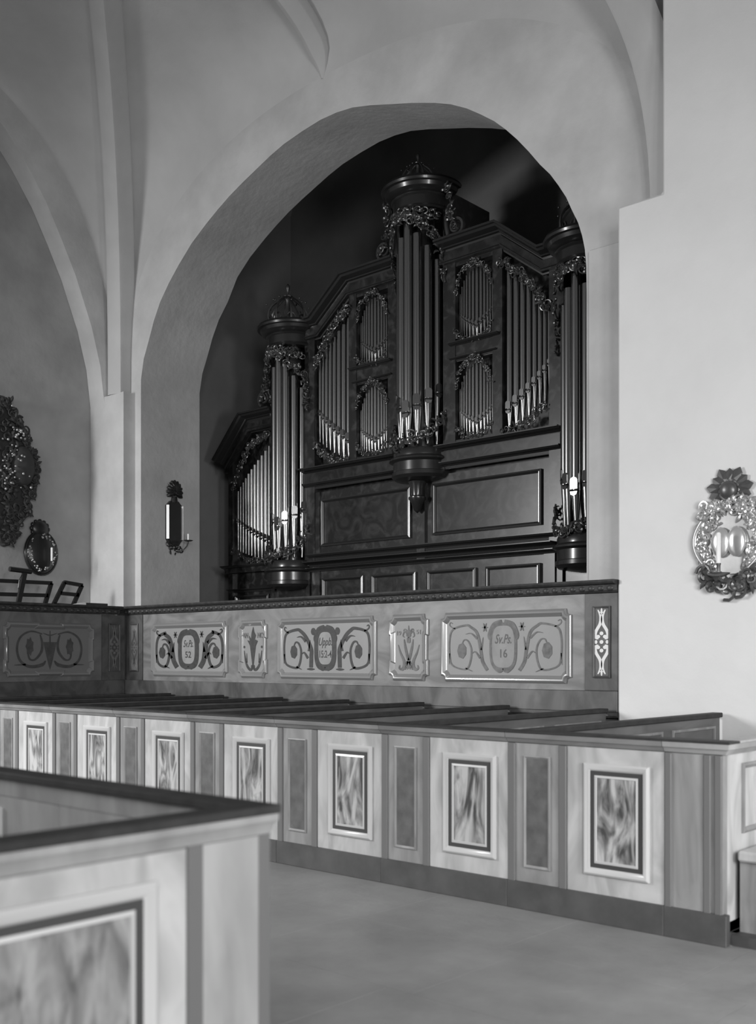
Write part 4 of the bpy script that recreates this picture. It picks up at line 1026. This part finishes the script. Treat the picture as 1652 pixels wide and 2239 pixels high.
bm = B(); ball(bm, (XR+.05, ys-.02, zat(1155, 15.25)), .15, (.35, .95, .85), 16)
for i in range(12):
    a = 2*PI*i/12; ball(bm, (XR+.05, ys-.02+.13*math.cos(a), zat(1155, 15.25)+.11*math.sin(a)), .035, (.7, 1, 1), 8)
obj('round_crest', bm, BLACK, os_, smooth=60)
bm = B(); tube(bm, [V((XR+.08, ys+.06, zc-.26)), V((XR+.2, ys+.06, zc-.20)), V((XR+.22, ys+.07, zc-.12))], .010, 6); obj('candle_arm', bm, BRASSD, os_, smooth=60)
bm = B(); lathe(bm, (XR+.22, ys+.07, zc-.12), [(0, 0), (.016, 0), (.016, .19), (0, .2)], 10); tag(obj('candle', bm, WAX, smooth=50), 'slim candle before the oval sconce at far left', 'candle')

ye_ = PX(8, 1040, XR).y; ze = zat(1040, 15.1)
ep = thing('carved_epitaph', 'tall dark carved epitaph with gilded beading at the left edge', 'epitaph', (XR, ye_, ze-1.05))
def ef(a, b, h): return V((XR+.02+h, ye_+a, ze+b))
bm = B()
o1 = [(-.42,-.35),(-.30,-.75),(-.05,-1.05),(.08,-1.0),(.20,-.72),(.34,-.55),(.36,-.35),(.42,-.15),(.48,.08),(.46,.28),(.36,.42),(.30,.60),(.24,.78),(.08,.92),(-.05,1.1),(-.25,.9),(-.4,.5),(-.5,.1)]
prism(bm, [ef(a, b, 0) for a, b in o1], (.10, 0, 0)); obj('carved_ground', bm, DWOOD, ep, bevel=.03)
o2 = [(p[0]*.85, p[1]*.9) for p in o1]
obj('carved_foliage', leafwork(lambda a, b, h: ef(a, b, .10+h), [(a*.86, b*.88) for a, b in o1+[o1[0]]], .12, 190, 501, spread=.5), DWOOD, ep, smooth=60)
obj('carved_foliage', leafwork(lambda a, b, h: ef(a, b, .10+h), [(-.1, -.8), (.05, -.4), (-.05, 0), (.1, .4), (0, .8)], .13, 130, 502, spread=1.6), DWOOD, ep, smooth=60)
bm = B(); ball(bm, ef(.22, .12, .10), .24, (.5, .8, 1.25), 18); obj('side_cartouche', bm, DWOOD, ep, smooth=60)
bm = B(); rnd = random.Random(4)
for (cx_, cz_, n_, sp_) in ((.0, .15, 34, .28), (.1, .6, 14, .1), (-.05, -.1, 16, .15)):
    for i in range(n_): ball(bm, ef(cx_+rnd.gauss(0, sp_*.5), cz_+rnd.gauss(0, sp_*.8), .20+rnd.uniform(0, .05)), rnd.uniform(.010, .022), k=6)
obj('gilded_beads', bm, BRASS, ep, smooth=60)['kind'] = 'stuff'

# ------------------------------------------------------------------ music desks, lamp and books behind the wing parapet
XD = -13.3
def bar(bm, p, q, w=.022, d=.02):
    p, q = V(p), V(q); t = (q-p).normalized(); n = V((1, 0, 0)); s = t.cross(n).normalized()
    c = [p+s*w+n*d, p-s*w+n*d, p-s*w-n*d, p+s*w-n*d]; e = [v+(q-p) for v in c]
    a = [bm.verts.new(v) for v in c]; b = [bm.verts.new(v) for v in e]
    for i in range(4): bm.faces.new((a[i], a[(i+1) % 4], b[(i+1) % 4], b[i]))
    bm.faces.new(a[::-1]); bm.faces.new(b)
def dp(x, y): return PX(x, y, XD)
def desk(name, label, rails, posts, low):
    b0 = dp(*low); t = thing(name, label, 'music stand', (XD, b0.y, 1.12))
    for (p, q) in rails: bm = B(); bar(bm, dp(*p), dp(*q), .026); obj('rail', bm, BLACK, t)
    for (p, q) in posts: bm = B(); bar(bm, dp(*p), dp(*q), .026); obj('upright', bm, BLACK, t)
    bm = B(); box(bm, (XD-.03, b0.y-.03, 1.14), (XD+.03, b0.y+.03, dp(*low).z)); obj('stem', bm, BLACK, t)
    bm = B(); box(bm, (XD-.2, b0.y-.03, 1.12), (XD+.2, b0.y+.03, 1.14)); box(bm, (XD-.03, b0.y-.2, 1.12), (XD+.03, b0.y+.2, 1.14)); obj('foot', bm, BLACK, t)
desk('music_stand', 'wide dark open-frame music stand behind the gallery wing rail', [((-40, 1268), (113, 1275)), ((-45, 1298), (104, 1302)), ((-50, 1322), (96, 1326))], [((112, 1275), (97, 1326)), ((-40, 1268), (-52, 1322))], (60, 1326))
desk('music_stand', 'small slanted dark music stand right of the wide one', [((140, 1273), (180, 1280)), ((131, 1297), (171, 1301)), ((116, 1322), (160, 1325))], [((141, 1273), (117, 1322)), ((179, 1280), (159, 1325))], (138, 1322))
XD = -12.92
lp = thing('desk_lamp', 'dark tube reading lamp on a post above the music stands', 'lamp', (XD, dp(44, 1300).y, 1.12))
bm = B(); tube(bm, [dp(21, 1244), dp(68, 1250)], .034, 10); obj('lamp_shade', bm, BLACK, lp, smooth=40)
bm = B(); bar(bm, dp(54, 1252), dp(38, 1330), .030); obj('post', bm, BLACK, lp)
bm = B(); bar(bm, dp(38, 1330), V((XD, dp(38, 1330).y, 1.14)), .03); obj('stem', bm, BLACK, lp)
bm = B(); tube(bm, [dp(48, 1256), dp(42, 1268), dp(40, 1285), dp(46, 1302)], .005, 5); obj('cord', bm, BLACK, lp)
bm = B(); box(bm, (XD-.08, dp(38, 1330).y-.12, 1.12), (XD+.08, dp(38, 1330).y+.12, 1.14)); obj('base', bm, BLACK, lp)
ya, yb2 = PX(186, 1320, GX0).y, PX(234, 1320, GX0).y
tag(obj('closed_book', bx((GX0-.16, ya, GZ1), (GX0+.02, yb2, GZ1+.035)), DWOOD, bevel=.004), 'dark closed book lying on the gallery rail near its corner', 'book')
bm = B(); yq0, yq1 = PX(158, 1320, GX0).y, ya-.01
prism(bm, [V((GX0-.1, yq0, GZ1+.001)), V((GX0-.1, yq1, GZ1+.001)), V((GX0-.1, yq1, GZ1+.035))], (.14, 0, 0)); tag(obj('paper_sheet', bm, PAPER), 'thin white papers beside the closed book on the gallery rail', 'paper')
